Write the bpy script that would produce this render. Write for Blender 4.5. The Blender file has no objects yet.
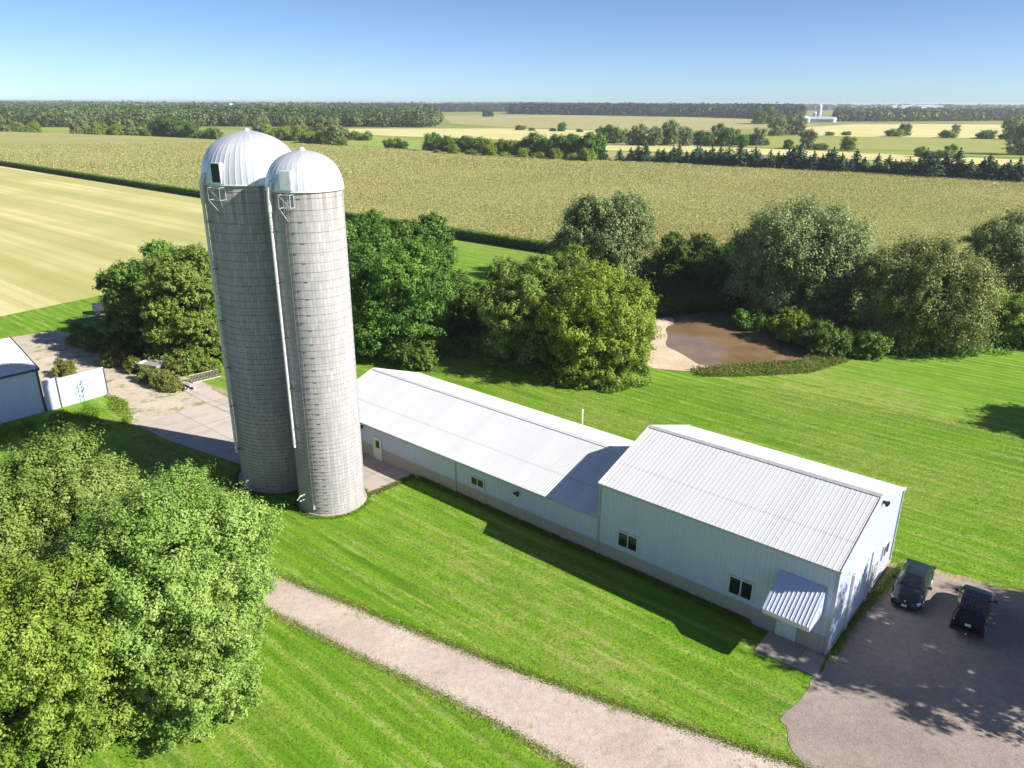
import bpy, math, random
import numpy as np
from mathutils import Vector, Matrix
random.seed(7)
rng = np.random.default_rng(7)
scn = bpy.context.scene
COL = scn.collection
PI = math.pi

# ------------------------------------------------------------------ camera
CAM_H = 30.0
FPX = 761.0
PITCH = math.radians(20.357)
ROLL = math.radians(-0.195)
cam_d = bpy.data.cameras.new('camera')
cam = bpy.data.objects.new('camera', cam_d)
COL.objects.link(cam)
cam.location = (0, 0, CAM_H)
cam.rotation_euler = (Matrix.Rotation(PI/2 - PITCH, 4, 'X') @ Matrix.Rotation(-ROLL, 4, 'Z')).to_euler()
cam_d.sensor_fit = 'HORIZONTAL'
cam_d.sensor_width = 36
cam_d.lens = 36*FPX/1024
cam_d.clip_start = 0.5
cam_d.clip_end = 40000
scn.camera = cam
scn.render.resolution_x, scn.render.resolution_y = 1024, 768

def at(x, y, z=0.0):
    """point of the plane at height z seen at photo position x, y (survey helper)"""
    u, w = (x-512)/FPX, -(y-384)/FPX
    cr, sr = math.cos(ROLL), math.sin(ROLL)
    u, w = u*cr - w*sr, u*sr + w*cr
    c, s = math.cos(PITCH), math.sin(PITCH)
    d = (u, c + w*s, -s + w*c)
    t = (z-CAM_H)/d[2]
    return Vector((d[0]*t, d[1]*t, z))

# ------------------------------------------------------------------ light
SUN_DIR = Vector((0.9375, -0.348, math.tan(math.radians(34.3)))).normalized()   # towards the sun
sd = bpy.data.lights.new('sun', 'SUN')
sd.energy = 5.0
sd.angle = math.radians(0.55)
sd.color = (1.0, 0.945, 0.86)
so = bpy.data.objects.new('sun', sd)
COL.objects.link(so)
so.rotation_euler = SUN_DIR.to_track_quat('Z', 'Y').to_euler()
so.location = (60, -20, 60)
world = bpy.data.worlds.new('World')
scn.world = world
world.use_nodes = True
wn = world.node_tree
for n in list(wn.nodes): wn.nodes.remove(n)
wo = wn.nodes.new('ShaderNodeOutputWorld')
wb = wn.nodes.new('ShaderNodeBackground')
sky = wn.nodes.new('ShaderNodeTexSky')
sky.sky_type = 'NISHITA'
sky.sun_disc = False
sky.sun_elevation = math.radians(34.3)
sky.sun_rotation = math.atan2(SUN_DIR.x, SUN_DIR.y)
sky.air_density = 0.5
sky.dust_density = 0.25
sky.ozone_density = 4.0
wb.inputs['Strength'].default_value = 0.078
wn.links.new(sky.outputs[0], wb.inputs[0])
wn.links.new(wb.outputs[0], wo.inputs[0])
scn.view_settings.view_transform = 'Standard'
scn.view_settings.look = 'None'
scn.view_settings.exposure = 0.95
scn.view_settings.gamma = 1
scn.render.engine = 'CYCLES'
scn.cycles.max_bounces = 6
scn.cycles.diffuse_bounces = 3
scn.cycles.transmission_bounces = 4
scn.cycles.transparent_max_bounces = 6
scn.cycles.volume_bounces = 0

# ------------------------------------------------------------------ materials
class NT:
    def __init__(s, name):
        s.m = bpy.data.materials.new(name)
        s.m.use_nodes = True
        s.t = s.m.node_tree
        s.b = s.t.nodes['Principled BSDF']
        s.o = s.t.nodes['Material Output']
        s.g = None
    def new(s, typ, **kw):
        n = s.t.nodes.new(typ)
        for k, v in kw.items(): setattr(n, k, v)
        return n
    def link(s, a, b): s.t.links.new(a, b)
    def put(s, sock, v):
        if hasattr(v, 'is_linked') or hasattr(v, 'links'): s.link(v, sock)
        else:
            if isinstance(v, (tuple, list)) and len(v) == 3 and sock.type == 'RGBA': v = (*v, 1)
            sock.default_value = v
    def pos(s):
        if s.g is None: s.g = s.new('ShaderNodeNewGeometry')
        return s.g.outputs['Position']
    def obj(s): return s.new('ShaderNodeTexCoord').outputs['Object']
    def uv(s): return s.new('ShaderNodeTexCoord').outputs['UV']
    def mapping(s, vec, rot=0.0, scale=(1, 1, 1), loc=(0, 0, 0)):
        if rot:                                   # turn first, then stretch
            r = s.new('ShaderNodeMapping'); s.link(vec, r.inputs[0])
            r.inputs['Rotation'].default_value = (0, 0, rot); vec = r.outputs[0]
        n = s.new('ShaderNodeMapping')
        s.link(vec, n.inputs[0])
        n.inputs['Scale'].default_value = scale
        n.inputs['Location'].default_value = loc
        return n.outputs[0]
    def noise(s, vec, scale, detail=3, rough=0.55, dist=0.0):
        n = s.new('ShaderNodeTexNoise')
        s.link(vec, n.inputs['Vector'])
        n.inputs['Scale'].default_value = scale
        n.inputs['Detail'].default_value = detail
        n.inputs['Roughness'].default_value = rough
        n.inputs['Distortion'].default_value = dist
        return n.outputs[0]
    def wave(s, vec, scale, dist=0.0, dscale=1.0, direction='Y'):
        n = s.new('ShaderNodeTexWave', bands_direction=direction)
        s.link(vec, n.inputs['Vector'])
        n.inputs['Scale'].default_value = scale
        n.inputs['Distortion'].default_value = dist
        n.inputs['Detail Scale'].default_value = dscale
        return n.outputs['Fac']
    def ramp(s, f, a, b, va=0.0, vb=1.0):
        n = s.new('ShaderNodeMapRange')
        s.put(n.inputs[0], f)
        n.inputs[1].default_value = a; n.inputs[2].default_value = b
        n.inputs[3].default_value = va; n.inputs[4].default_value = vb
        return n.outputs[0]
    def mix(s, f, a, b):
        n = s.new('ShaderNodeMix', data_type='RGBA')
        s.put(n.inputs[0], f); s.put(n.inputs[6], a); s.put(n.inputs[7], b)
        return n.outputs[2]
    def math(s, op, a, b=0.0):
        n = s.new('ShaderNodeMath', operation=op)
        s.put(n.inputs[0], a); s.put(n.inputs[1], b)
        return n.outputs[0]
    def attr(s, name): return s.new('ShaderNodeAttribute', attribute_name=name).outputs['Fac']
    def bump(s, h, strength=0.3, dist=0.1):
        n = s.new('ShaderNodeBump')
        s.put(n.inputs['Height'], h)
        n.inputs['Strength'].default_value = strength
        n.inputs['Distance'].default_value = dist
        s.link(n.outputs[0], s.b.inputs['Normal'])
    def base(s, c, rough=0.8, metal=0.0, spec=0.5):
        s.put(s.b.inputs['Base Color'], c)
        s.put(s.b.inputs['Roughness'], rough)
        s.b.inputs['Metallic'].default_value = metal
        s.b.inputs['Specular IOR Level'].default_value = spec
        return s.m

def plain(name, c, rough=0.6, metal=0.0, var=0.12, scale=3.0, spec=0.5):
    """a plain paint / metal / plastic with slight uneven wear"""
    n = NT(name)
    f = n.noise(n.obj(), scale, 4)
    d = tuple(x*(1-var) for x in c); l = tuple(min(1, x*(1+var)) for x in c)
    col = n.mix(n.ramp(f, 0.3, 0.7), d, l)
    return n.base(col, n.ramp(f, 0.3, 0.7, rough*0.85, min(1, rough*1.15)), metal, spec)

GRID = 2.4384          # bearing of the section grid: buildings, rows and mowing all follow it

def mat_lawn():
    n = NT('lawn_grass'); p = n.pos()
    pr = n.mapping(p, rot=-GRID)
    wob = n.noise(p, 0.02, 2, 0.5)
    big = n.noise(p, 0.04, 4, 0.6)
    med = n.noise(p, 0.35, 5, 0.6)
    streak = n.noise(n.mapping(p, rot=-GRID, scale=(0.055, 0.8, 1)), 1.0, 4, 0.62, 0.35)
    streak2 = n.noise(n.mapping(p, rot=-GRID, scale=(0.13, 2.1, 1)), 1.0, 4, 0.65, 0.35)
    mow = n.wave(pr, 0.26, 3.2, 0.10)
    fine = n.noise(p, 4.0, 5, 0.75)
    c = n.mix(n.ramp(med, 0.3, 0.7), (0.105, 0.250, 0.010), (0.170, 0.325, 0.016))
    c = n.mix(n.ramp(mow, 0.3, 0.8, 0, 0.6), c, (0.215, 0.375, 0.025))
    c = n.mix(n.ramp(streak, 0.50, 0.66, 0, 0.75), c, (0.075, 0.185, 0.008))
    c = n.mix(n.ramp(streak2, 0.53, 0.70, 0, 0.62), c, (0.46, 0.46, 0.14))
    win = n.wave(pr, 0.125, 2.4, 0.08)            # windrows of clippings left by the mower
    c = n.mix(n.math('MULTIPLY', n.ramp(win, 0.86, 0.99), n.ramp(n.noise(n.mapping(p, rot=-GRID, scale=(0.5, 1.4, 1)), 1.0, 5, 0.7), 0.42, 0.62, 0.0, 0.6)), c, (0.44, 0.47, 0.15))
    dry = n.math('MULTIPLY', n.ramp(big, 0.47, 0.62), n.ramp(n.noise(p, 1.1, 5, 0.65), 0.40, 0.64, 0.0, 0.7))
    c = n.mix(dry, c, (0.40, 0.36, 0.13))
    c = n.mix(n.ramp(n.noise(p, 0.9, 6, 0.8), 0.56, 0.72, 0, 0.35), c, (0.28, 0.36, 0.05))
    c = n.mix(n.ramp(fine, 0.35, 0.72, 0, 0.6), c, (0.050, 0.13, 0.006))
    n.bump(n.math('ADD', fine, n.math('MULTIPLY', streak, 1.5)), 0.6, 0.12)
    return n.base(c, 0.9, 0, 0.15)

def mat_field(name, a, b, c3, rot=-GRID, along=0.006, across=0.11, fine=0.6, s2=0.03, bump=0.3, bands=0):
    n = NT(name); p = n.pos()
    st = n.noise(n.mapping(p, rot=rot, scale=(along, across, 1)), 1.0, 5, 0.6, 0.1)
    st2 = n.noise(n.mapping(p, rot=rot, scale=(along*3, across*7, 1)), 1.0, 3, 0.6, 0.1)
    bg = n.noise(p, s2, 4)
    f = n.noise(p, fine, 5, 0.7)
    c = n.mix(n.ramp(st, 0.38, 0.62), a, b)
    if bands:
        w = n.wave(n.mapping(p, rot=rot), 0.314/bands, 3.0, 0.02)
        w2 = n.wave(n.mapping(p, rot=rot), 0.314/bands*3.7, 2.0, 0.03)
        c = n.mix(n.ramp(w, 0.45, 0.75, 0, 0.55), c, c3)
        c = n.mix(n.ramp(w2, 0.6, 0.9, 0, 0.35), c, c3)
    c = n.mix(n.ramp(st2, 0.45, 0.68, 0, 0.5), c, c3)
    c = n.mix(n.ramp(bg, 0.42, 0.64, 0, 0.55), c, c3)
    c = n.mix(n.ramp(f, 0.35, 0.7, 0, 0.3), c, tuple(x*0.55 for x in a))
    n.bump(f, bump, 0.3)
    return n.base(c, 0.95, 0, 0.1)

def mat_dirt(name, a, b, grass=0.0, fine=2.2, coarse=0.22):
    n = NT(name); p = n.pos()
    g1 = n.noise(p, coarse, 5, 0.6)
    g2 = n.noise(p, fine, 6, 0.75)
    g3 = n.noise(p, 14.0, 3, 0.7)
    c = n.mix(n.ramp(g1, 0.32, 0.68), a, b)
    c = n.mix(n.ramp(g2, 0.42, 0.70, 0, 0.45), c, tuple(x*0.55 for x in a))
    c = n.mix(n.ramp(g3, 0.55, 0.75, 0, 0.5), c, tuple(min(0.75, x*1.5) for x in b))
    if grass:
        c = n.mix(n.ramp(n.noise(p, 0.45, 5, 0.65), 0.66-grass*0.2, 0.74-grass*0.2, 0, 0.75), c, (0.17, 0.20, 0.05))
    n.bump(n.math('ADD', g2, g3), 0.5, 0.06)
    return n.base(c, 0.95, 0, 0.15)

def mat_leaf(name, dark, light, trans=0.28, rough=0.55):
    n = NT(name)
    t = n.attr('tint')
    oi = n.new('ShaderNodeObjectInfo').outputs['Random']
    c = n.mix(t, dark, light)
    hv = n.new('ShaderNodeHueSaturation')
    n.put(hv.inputs['Hue'], n.ramp(oi, 0, 1, 0.488, 0.512))
    n.put(hv.inputs['Value'], n.ramp(oi, 0, 1, 0.85, 1.15))
    n.link(c, hv.inputs['Color'])
    n.base(hv.outputs[0], rough, 0, 0.25)
    tr = n.new('ShaderNodeBsdfTranslucent')
    n.link(hv.outputs[0], tr.inputs[0])
    mx = n.new('ShaderNodeMixShader'); mx.inputs[0].default_value = trans
    n.link(n.b.outputs[0], mx.inputs[1]); n.link(tr.outputs[0], mx.inputs[2])
    n.link(mx.outputs[0], n.o.inputs[0])
    return n.m

def mat_bark(name, c):
    n = NT(name); p = n.pos()
    f = n.noise(n.mapping(p, scale=(1, 1, 0.25)), 6, 5, 0.7)
    n.bump(f, 0.6, 0.05)
    return n.base(n.mix(n.ramp(f, 0.3, 0.7), tuple(x*0.6 for x in c), c), 0.9, 0, 0.2)

def mat_steel_sheet(name, c, rough=0.45, dirt=0.15, metal=0.0):
    """painted ribbed steel: faint streaks that run down, soft dirt near laps"""
    n = NT(name); p = n.obj()
    s = n.noise(n.mapping(p, scale=(3.5, 3.5, 0.18)), 1.0, 4, 0.6)
    b = n.noise(p, 0.35, 4)
    col = n.mix(n.ramp(s, 0.45, 0.75, 0, dirt), c, tuple(x*0.72 for x in c))
    col = n.mix(n.ramp(b, 0.45, 0.7, 0, dirt*0.6), col, tuple(x*0.8 for x in c))
    n.bump(b, 0.05, 0.05)
    return n.base(col, n.ramp(b, 0.3, 0.7, rough*0.85, rough*1.2), metal, 0.5)

def mat_roof():
    n = NT('white_roof_steel'); p = n.obj()
    sx = n.new('ShaderNodeSeparateXYZ'); n.link(p, sx.inputs[0])
    cell = n.new('ShaderNodeTexWhiteNoise', noise_dimensions='1D')
    n.link(n.math('FLOOR', n.math('DIVIDE', sx.outputs[0], 0.915)), cell.inputs['W'])
    c = n.mix(cell.outputs[0], (0.57, 0.575, 0.585), (0.62, 0.625, 0.635))
    run = n.noise(n.mapping(p, scale=(5.5, 0.22, 0.22)), 1.0, 5, 0.65)
    c = n.mix(n.ramp(run, 0.52, 0.78, 0, 0.25), c, (0.45, 0.445, 0.435))
    spot = n.noise(p, 0.55, 5, 0.65)
    c = n.mix(n.ramp(spot, 0.55, 0.78, 0, 0.2), c, (0.44, 0.435, 0.42))
    lap = n.wave(n.mapping(p, rot=0.0), 0.314/4.27, 0, 1, 'Y')
    c = n.mix(n.ramp(lap, 0.992, 1.0, 0, 0.35), c, (0.30, 0.30, 0.31))
    n.bump(n.noise(p, 1.4, 3), 0.04, 0.05)
    return n.base(c, n.ramp(spot, 0.3, 0.7, 0.36, 0.52), 0, 0.5)

def mat_stave():
    n = NT('concrete_staves'); uv = n.uv()
    br = n.new('ShaderNodeTexBrick', offset=0.5, offset_frequency=2, squash=1.0)
    # uv.x = arc length, uv.y = height; brick rows run along x so turn the sheet a quarter
    sx = n.new('ShaderNodeSeparateXYZ'); n.link(uv, sx.inputs[0])
    cb = n.new('ShaderNodeCombineXYZ'); n.link(sx.outputs[1], cb.inputs[0]); n.link(sx.outputs[0], cb.inputs[1])
    n.link(cb.outputs[0], br.inputs['Vector'])
    br.inputs['Scale'].default_value = 1.0
    br.inputs['Brick Width'].default_value = 0.76
    br.inputs['Row Height'].default_value = 0.255
    br.inputs['Mortar Size'].default_value = 0.014
    br.inputs['Mortar Smooth'].default_value = 0.3
    br.inputs['Bias'].default_value = 0.0
    br.inputs['Color1'].default_value = (0.35, 0.34, 0.345, 1)
    br.inputs['Color2'].default_value = (0.46, 0.445, 0.445, 1)
    br.inputs['Mortar'].default_value = (0.24, 0.23, 0.225, 1)
    col = br.outputs['Color']
    # each column of staves weathers on its own
    cell = n.new('ShaderNodeTexWhiteNoise', noise_dimensions='1D')
    fl = n.math('FLOOR', n.math('DIVIDE', sx.outputs[0], 0.255))
    n.link(fl, cell.inputs['W'])
    top = n.ramp(sx.outputs[1], 19.5, 24.5, 0.0, 1.0)
    streak = n.noise(n.mapping(uv, scale=(1.6, 0.12, 1)), 1.0, 5, 0.65)
    run = n.math('MULTIPLY', n.ramp(cell.outputs[0], 0.35, 0.7, 0, 1), n.ramp(n.math('ADD', top, n.ramp(streak, 0.3, 0.7, -0.3, 0.3)), 0.35, 0.9, 0.0, 0.8))
    col = n.mix(n.ramp(cell.outputs[0], 0.0, 1.0, 0.0, 0.35), col, (0.30, 0.275, 0.265))
    col = n.mix(run, col, (0.225, 0.175, 0.145))
    col = n.mix(n.ramp(streak, 0.5, 0.75, 0, 0.45), col, (0.58, 0.55, 0.535))
    col = n.mix(n.ramp(n.noise(n.mapping(uv, scale=(0.5, 0.35, 1)), 1.0, 5), 0.45, 0.7, 0, 0.5), col, (0.34, 0.33, 0.325))
    n.bump(n.math('SUBTRACT', 1.0, br.outputs['Fac']), 0.5, 0.02)
    return n.base(col, 0.85, 0, 0.3)

def mat_dome():
    n = NT('galvanised_dome'); uv = n.uv()
    sx = n.new('ShaderNodeSeparateXYZ'); n.link(uv, sx.inputs[0])
    cell = n.new('ShaderNodeTexWhiteNoise', noise_dimensions='1D')
    n.link(n.math('FLOOR', sx.outputs[0]), cell.inputs['W'])
    s = n.noise(n.mapping(uv, scale=(2.0, 0.9, 1)), 1.0, 5, 0.65)
    c = n.mix(cell.outputs[0], (0.56, 0.60, 0.66), (0.78, 0.79, 0.80))
    tp = n.ramp(sx.outputs[1], 1.6, 3.0, 0.0, 0.25)
    c = n.mix(n.ramp(n.math('ADD', s, tp), 0.55, 0.9, 0, 0.7), c, (0.30, 0.31, 0.34))
    return n.base(c, n.ramp(s, 0.3, 0.7, 0.28, 0.42), 0.30, 0.5)

def mat_water():
    n = NT('muddy_pond_water'); p = n.pos()
    f = n.noise(p, 0.22, 4)
    n.bump(n.noise(n.mapping(p, scale=(1, 2.2, 1)), 1.1, 4, 0.6), 0.06, 0.04)
    return n.base(n.mix(n.ramp(f, 0.35, 0.65), (0.175, 0.115, 0.062), (0.250, 0.165, 0.090)), 0.02, 0, 0.5)

def mat_concrete(name, a, b):
    n = NT(name); p = n.pos()
    br = n.new('ShaderNodeTexBrick', offset=0.0)
    n.link(n.mapping(p, rot=-GRID), br.inputs['Vector'])
    br.inputs['Scale'].default_value = 1; br.inputs['Brick Width'].default_value = 5.2
    br.inputs['Row Height'].default_value = 4.1; br.inputs['Mortar Size'].default_value = 0.035
    br.inputs['Color1'].default_value = (*a, 1); br.inputs['Color2'].default_value = (*b, 1)
    br.inputs['Mortar'].default_value = (0.24, 0.22, 0.17, 1)
    g1 = n.noise(p, 0.5, 6, 0.65); g2 = n.noise(p, 7, 4, 0.7)
    c = n.mix(n.ramp(g1, 0.5, 0.72, 0, 0.5), br.outputs[0], tuple(x*0.55 for x in a))
    c = n.mix(n.ramp(g2, 0.5, 0.8, 0, 0.35), c, tuple(x*0.7 for x in a))
    n.bump(g2, 0.25, 0.02)
    return n.base(c, 0.9, 0, 0.2)

M = {}
M['lawn'] = mat_lawn()
M['ground'] = mat_field('far_meadow', (0.24, 0.26, 0.07), (0.33, 0.32, 0.10), (0.16, 0.22, 0.05), fine=0.1, s2=0.006, across=0.02, along=0.004)
M['hay'] = mat_field('cut_hay_stubble', (0.66, 0.58, 0.30), (0.56, 0.51, 0.23), (0.33, 0.335, 0.10), along=0.003, across=0.075, fine=1.4, s2=0.02, bands=19)
M['corn_top'] = mat_field('corn_tassels', (0.40, 0.36, 0.15), (0.33, 0.32, 0.12), (0.25, 0.28, 0.075), along=0.006, across=0.06, fine=0.9, s2=0.012, bump=0.9)
M['pale_field'] = mat_field('pale_stubble', (0.66, 0.57, 0.29), (0.58, 0.52, 0.24), (0.46, 0.46, 0.17), fine=0.15, s2=0.01, across=0.03)
M['tan_field'] = mat_field('tan_crop', (0.42, 0.36, 0.17), (0.36, 0.33, 0.15), (0.29, 0.30, 0.11), fine=0.15, s2=0.01, across=0.03)
M['green_field'] = mat_field('green_meadow', (0.28, 0.34, 0.07), (0.33, 0.36, 0.09), (0.20, 0.28, 0.05), fine=0.15, s2=0.01, across=0.03)
M['olive_field'] = mat_field('olive_crop', (0.33, 0.33, 0.10), (0.29, 0.31, 0.09), (0.25, 0.28, 0.07), fine=0.15, s2=0.01, across=0.03)
M['gravel'] = mat_dirt('gravel', (0.43, 0.345, 0.29), (0.57, 0.475, 0.41), 0.2)
M['parking'] = mat_dirt('parking_gravel', (0.255, 0.210, 0.180), (0.36, 0.30, 0.26), 0.1)
M['verge'] = mat_dirt('worn_verge', (0.29, 0.25, 0.13), (0.40, 0.33, 0.20), 0.6)
M['dirt'] = mat_dirt('yard_dirt', (0.44, 0.37, 0.28), (0.58, 0.50, 0.40), 0.6)
M['sand'] = mat_dirt('pond_sand', (0.50, 0.38, 0.26), (0.68, 0.55, 0.42), 0.1)
M['mud'] = mat_dirt('pond_mud', (0.16, 0.10, 0.06), (0.26, 0.17, 0.10), 0.2)
M['concrete'] = mat_concrete('concrete_slab', (0.46, 0.40, 0.355), (0.53, 0.46, 0.41))
M['pad'] = mat_concrete('concrete_pad', (0.36, 0.31, 0.27), (0.42, 0.36, 0.31))
M['stave'] = mat_stave()
M['dome'] = mat_dome()
M['water'] = mat_water()
M['white_roof'] = mat_roof()
M['white_wall'] = mat_steel_sheet('white_wall_steel', (0.50, 0.56, 0.70), 0.42, 0.25)
M['beige_wall'] = mat_steel_sheet('beige_wall_steel', (0.43, 0.38, 0.325), 0.5, 0.3)
M['white_trim'] = plain('white_trim', (0.62, 0.62, 0.62), 0.45, var=0.05)
M['grey_trim'] = plain('grey_trim', (0.40, 0.41, 0.42), 0.5)
M['dark_trim'] = plain('dark_trim', (0.04, 0.05, 0.07), 0.5)
M['glass'] = plain('dark_glass', (0.012, 0.014, 0.017), 0.06, var=0.3, scale=0.6)
M['galv'] = plain('galvanised_steel', (0.72, 0.74, 0.76), 0.4, 0.35, 0.12, 2)
M['rust'] = plain('rusty_steel', (0.10, 0.075, 0.06), 0.8, 0.1, 0.5, 9)
M['black'] = plain('black_plastic', (0.012, 0.012, 0.013), 0.5)
M['rubber'] = plain('tyre_rubber', (0.018, 0.018, 0.018), 0.9)
M['wood'] = plain('weathered_wood', (0.30, 0.25, 0.20), 0.9, 0, 0.35, 6)
M['door_white'] = plain('door_paint', (0.70, 0.68, 0.63), 0.5)
M['hoop'] = plain('hoop_steel', (0.21, 0.20, 0.195), 0.7, 0.2, 0.3, 4)
M['leaf_bright'] = mat_leaf('bright_leaves', (0.175, 0.305, 0.045), (0.370, 0.500, 0.135), 0.38)
M['leaf_yellow'] = mat_leaf('yellow_green_leaves', (0.130, 0.215, 0.020), (0.340, 0.430, 0.055), 0.33)
M['leaf_green'] = mat_leaf('green_leaves', (0.065, 0.155, 0.020), (0.190, 0.320, 0.050))
M['leaf_dark'] = mat_leaf('dark_leaves', (0.050, 0.115, 0.018), (0.160, 0.250, 0.045), 0.22)
M['leaf_grey'] = mat_leaf('willow_leaves', (0.100, 0.150, 0.040), (0.310, 0.360, 0.150), 0.22)
M['leaf_olive'] = mat_leaf('olive_leaves', (0.095, 0.160, 0.022), (0.275, 0.345, 0.070), 0.25)
M['leaf_willow'] = mat_leaf('olive_willow_leaves', (0.105, 0.150, 0.034), (0.330, 0.370, 0.120), 0.25)
M['leaf_fresh'] = mat_leaf('fresh_leaves', (0.160, 0.285, 0.030), (0.345, 0.470, 0.085), 0.38)
M['needles'] = mat_leaf('conifer_needles', (0.022, 0.070, 0.034), (0.055, 0.130, 0.060), 0.1)
M['wood_far'] = mat_leaf('woodland_leaves', (0.050, 0.090, 0.024), (0.150, 0.190, 0.060), 0.2)
M['wood_dark'] = mat_leaf('dark_woodland', (0.022, 0.048, 0.024), (0.050, 0.082, 0.038), 0.15)
M['corn_leaf'] = mat_leaf('corn_leaves', (0.060, 0.125, 0.018), (0.120, 0.200, 0.035), 0.25)
M['corn_flag'] = mat_leaf('corn_flag_leaves', (0.140, 0.180, 0.040), (0.260, 0.285, 0.085), 0.25)
M['tassel'] = mat_leaf('tassels', (0.36, 0.32, 0.12), (0.52, 0.46, 0.21), 0.25)
M['grass_blade'] = mat_leaf('grass_blades', (0.090, 0.195, 0.008), (0.27, 0.37, 0.035), 0.3)
M['weed'] = mat_leaf('weed_leaves', (0.120, 0.170, 0.028), (0.270, 0.290, 0.075), 0.3)
M['bark'] = mat_bark('bark', (0.17, 0.135, 0.105))
M['bark_pale'] = mat_bark('pale_bark', (0.34, 0.30, 0.26))

# ------------------------------------------------------------------ mesh helpers
def tag(o, label=None, cat=None, group=None, kind=None):
    if label: o['label'] = label
    if cat: o['category'] = cat
    if group: o['group'] = group
    if kind: o['kind'] = kind
    return o

def empty(name, loc=(0, 0, 0), rz=0.0, label=None, cat=None, group=None):
    o = bpy.data.objects.new(name, None)
    COL.objects.link(o)
    o.location = loc
    o.rotation_euler = (0, 0, rz)
    o.empty_display_size = 0.5
    return tag(o, label, cat, group)

def copy_tree(o, parent=None):
    c = o.copy()
    COL.objects.link(c)
    if parent is not None: c.parent = parent
    for ch in list(o.children): copy_tree(ch, c)
    return c

class MB:
    """collects faces; build() links them as ONE mesh object"""
    def __init__(s): s.v = []; s.f = []; s.smooth = []; s.mi = []
    def add(s, vs, fs, smooth=False, mi=0):
        b = len(s.v)
        s.v += [tuple(v) for v in vs]
        for f in fs: s.f.append(tuple(b+i for i in f)); s.smooth.append(smooth); s.mi.append(mi)
        return s
    def box(s, c, size, M4=None, taper=1.0, mi=0):
        x, y, z = (a/2 for a in size)
        vs = []
        for dz, k in ((-z, 1.0), (z, taper)):
            for dx, dy in ((-x, -y), (x, -y), (x, y), (-x, y)):
                vs.append(Vector((c[0]+dx*k, c[1]+dy*k, c[2]+dz)) if M4 is None else Vector(c) + (M4 @ Vector((dx*k, dy*k, dz))))
        return s.add(vs, [(0, 3, 2, 1), (4, 5, 6, 7), (0, 1, 5, 4), (1, 2, 6, 5), (2, 3, 7, 6), (3, 0, 4, 7)], mi=mi)
    def bar(s, a, b, w, h, up=(0, 0, 1), mi=0):
        a, b = Vector(a), Vector(b); d = (b-a).normalized()
        up = Vector(up)
        if abs(d.dot(up)) > 0.98: up = Vector((1, 0, 0))
        r = d.cross(up).normalized()*w/2; u = r.cross(d).normalized()*h/2
        vs = [a-r-u, a+r-u, a+r+u, a-r+u, b-r-u, b+r-u, b+r+u, b-r+u]
        return s.add(vs, [(0, 3, 2, 1), (4, 5, 6, 7), (0, 1, 5, 4), (1, 2, 6, 5), (2, 3, 7, 6), (3, 0, 4, 7)], mi=mi)
    def tube(s, pts, rad, n=10, caps=True, mi=0):
        pts = [Vector(p) for p in pts]
        if not hasattr(rad, '__len__'): rad = [rad]*len(pts)
        vs, fs = [], []
        ref = None
        for i, p in enumerate(pts):
            d = (pts[min(i+1, len(pts)-1)] - pts[max(i-1, 0)]).normalized()
            if ref is None: ref = Vector((0, 0, 1)) if abs(d.z) < 0.9 else Vector((1, 0, 0))
            r = d.cross(ref).normalized(); u = r.cross(d).normalized(); ref = u
            for k in range(n):
                a = 2*PI*k/n
                vs.append(p + (r*math.cos(a)+u*math.sin(a))*rad[i])
        for i in range(len(pts)-1):
            for k in range(n):
                fs.append((i*n+k, i*n+(k+1) % n, (i+1)*n+(k+1) % n, (i+1)*n+k))
        if caps:
            fs.append(tuple(range(n))[::-1]); fs.append(tuple((len(pts)-1)*n+k for k in range(n)))
        return s.add(vs, fs, True, mi)
    def build(s, name, mat, parent=None, sharp=30, kind=None):
        me = bpy.data.meshes.new(name)
        me.from_pydata(s.v, [], s.f)
        for m in (mat if isinstance(mat, (list, tuple)) else [mat]): me.materials.append(m)
        me.polygons.foreach_set('use_smooth', s.smooth)
        me.polygons.foreach_set('material_index', s.mi)
        if any(s.smooth): me.set_sharp_from_angle(angle=math.radians(sharp))
        me.update()
        o = bpy.data.objects.new(name, me)
        COL.objects.link(o)
        if parent is not None: o.parent = parent
        if kind: o['kind'] = kind
        return o

def quads_obj(name, V, mat, tint=None, parent=None, nper=4, link=True):
    """V: (N, nper, 3) array -> one mesh of N faces with a per point tint"""
    N = V.shape[0]
    me = bpy.data.meshes.new(name)
    me.vertices.add(N*nper)
    me.vertices.foreach_set('co', V.reshape(-1).astype(np.float32))
    me.loops.add(N*nper)
    me.loops.foreach_set('vertex_index', np.arange(N*nper, dtype=np.int32))
    me.polygons.add(N)
    me.polygons.foreach_set('loop_start', np.arange(0, N*nper, nper, dtype=np.int32))
    me.polygons.foreach_set('loop_total', np.full(N, nper, dtype=np.int32))
    me.update(calc_edges=True)
    if tint is not None:
        a = me.attributes.new('tint', 'FLOAT', 'POINT')
        a.data.foreach_set('value', np.repeat(tint, nper).astype(np.float32))
    me.materials.append(mat)
    if not link: return me
    o = bpy.data.objects.new(name, me)
    COL.objects.link(o)
    if parent is not None: o.parent = parent
    return o

def unit(a): return a/np.maximum(np.linalg.norm(a, axis=-1, keepdims=True), 1e-9)

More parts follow.
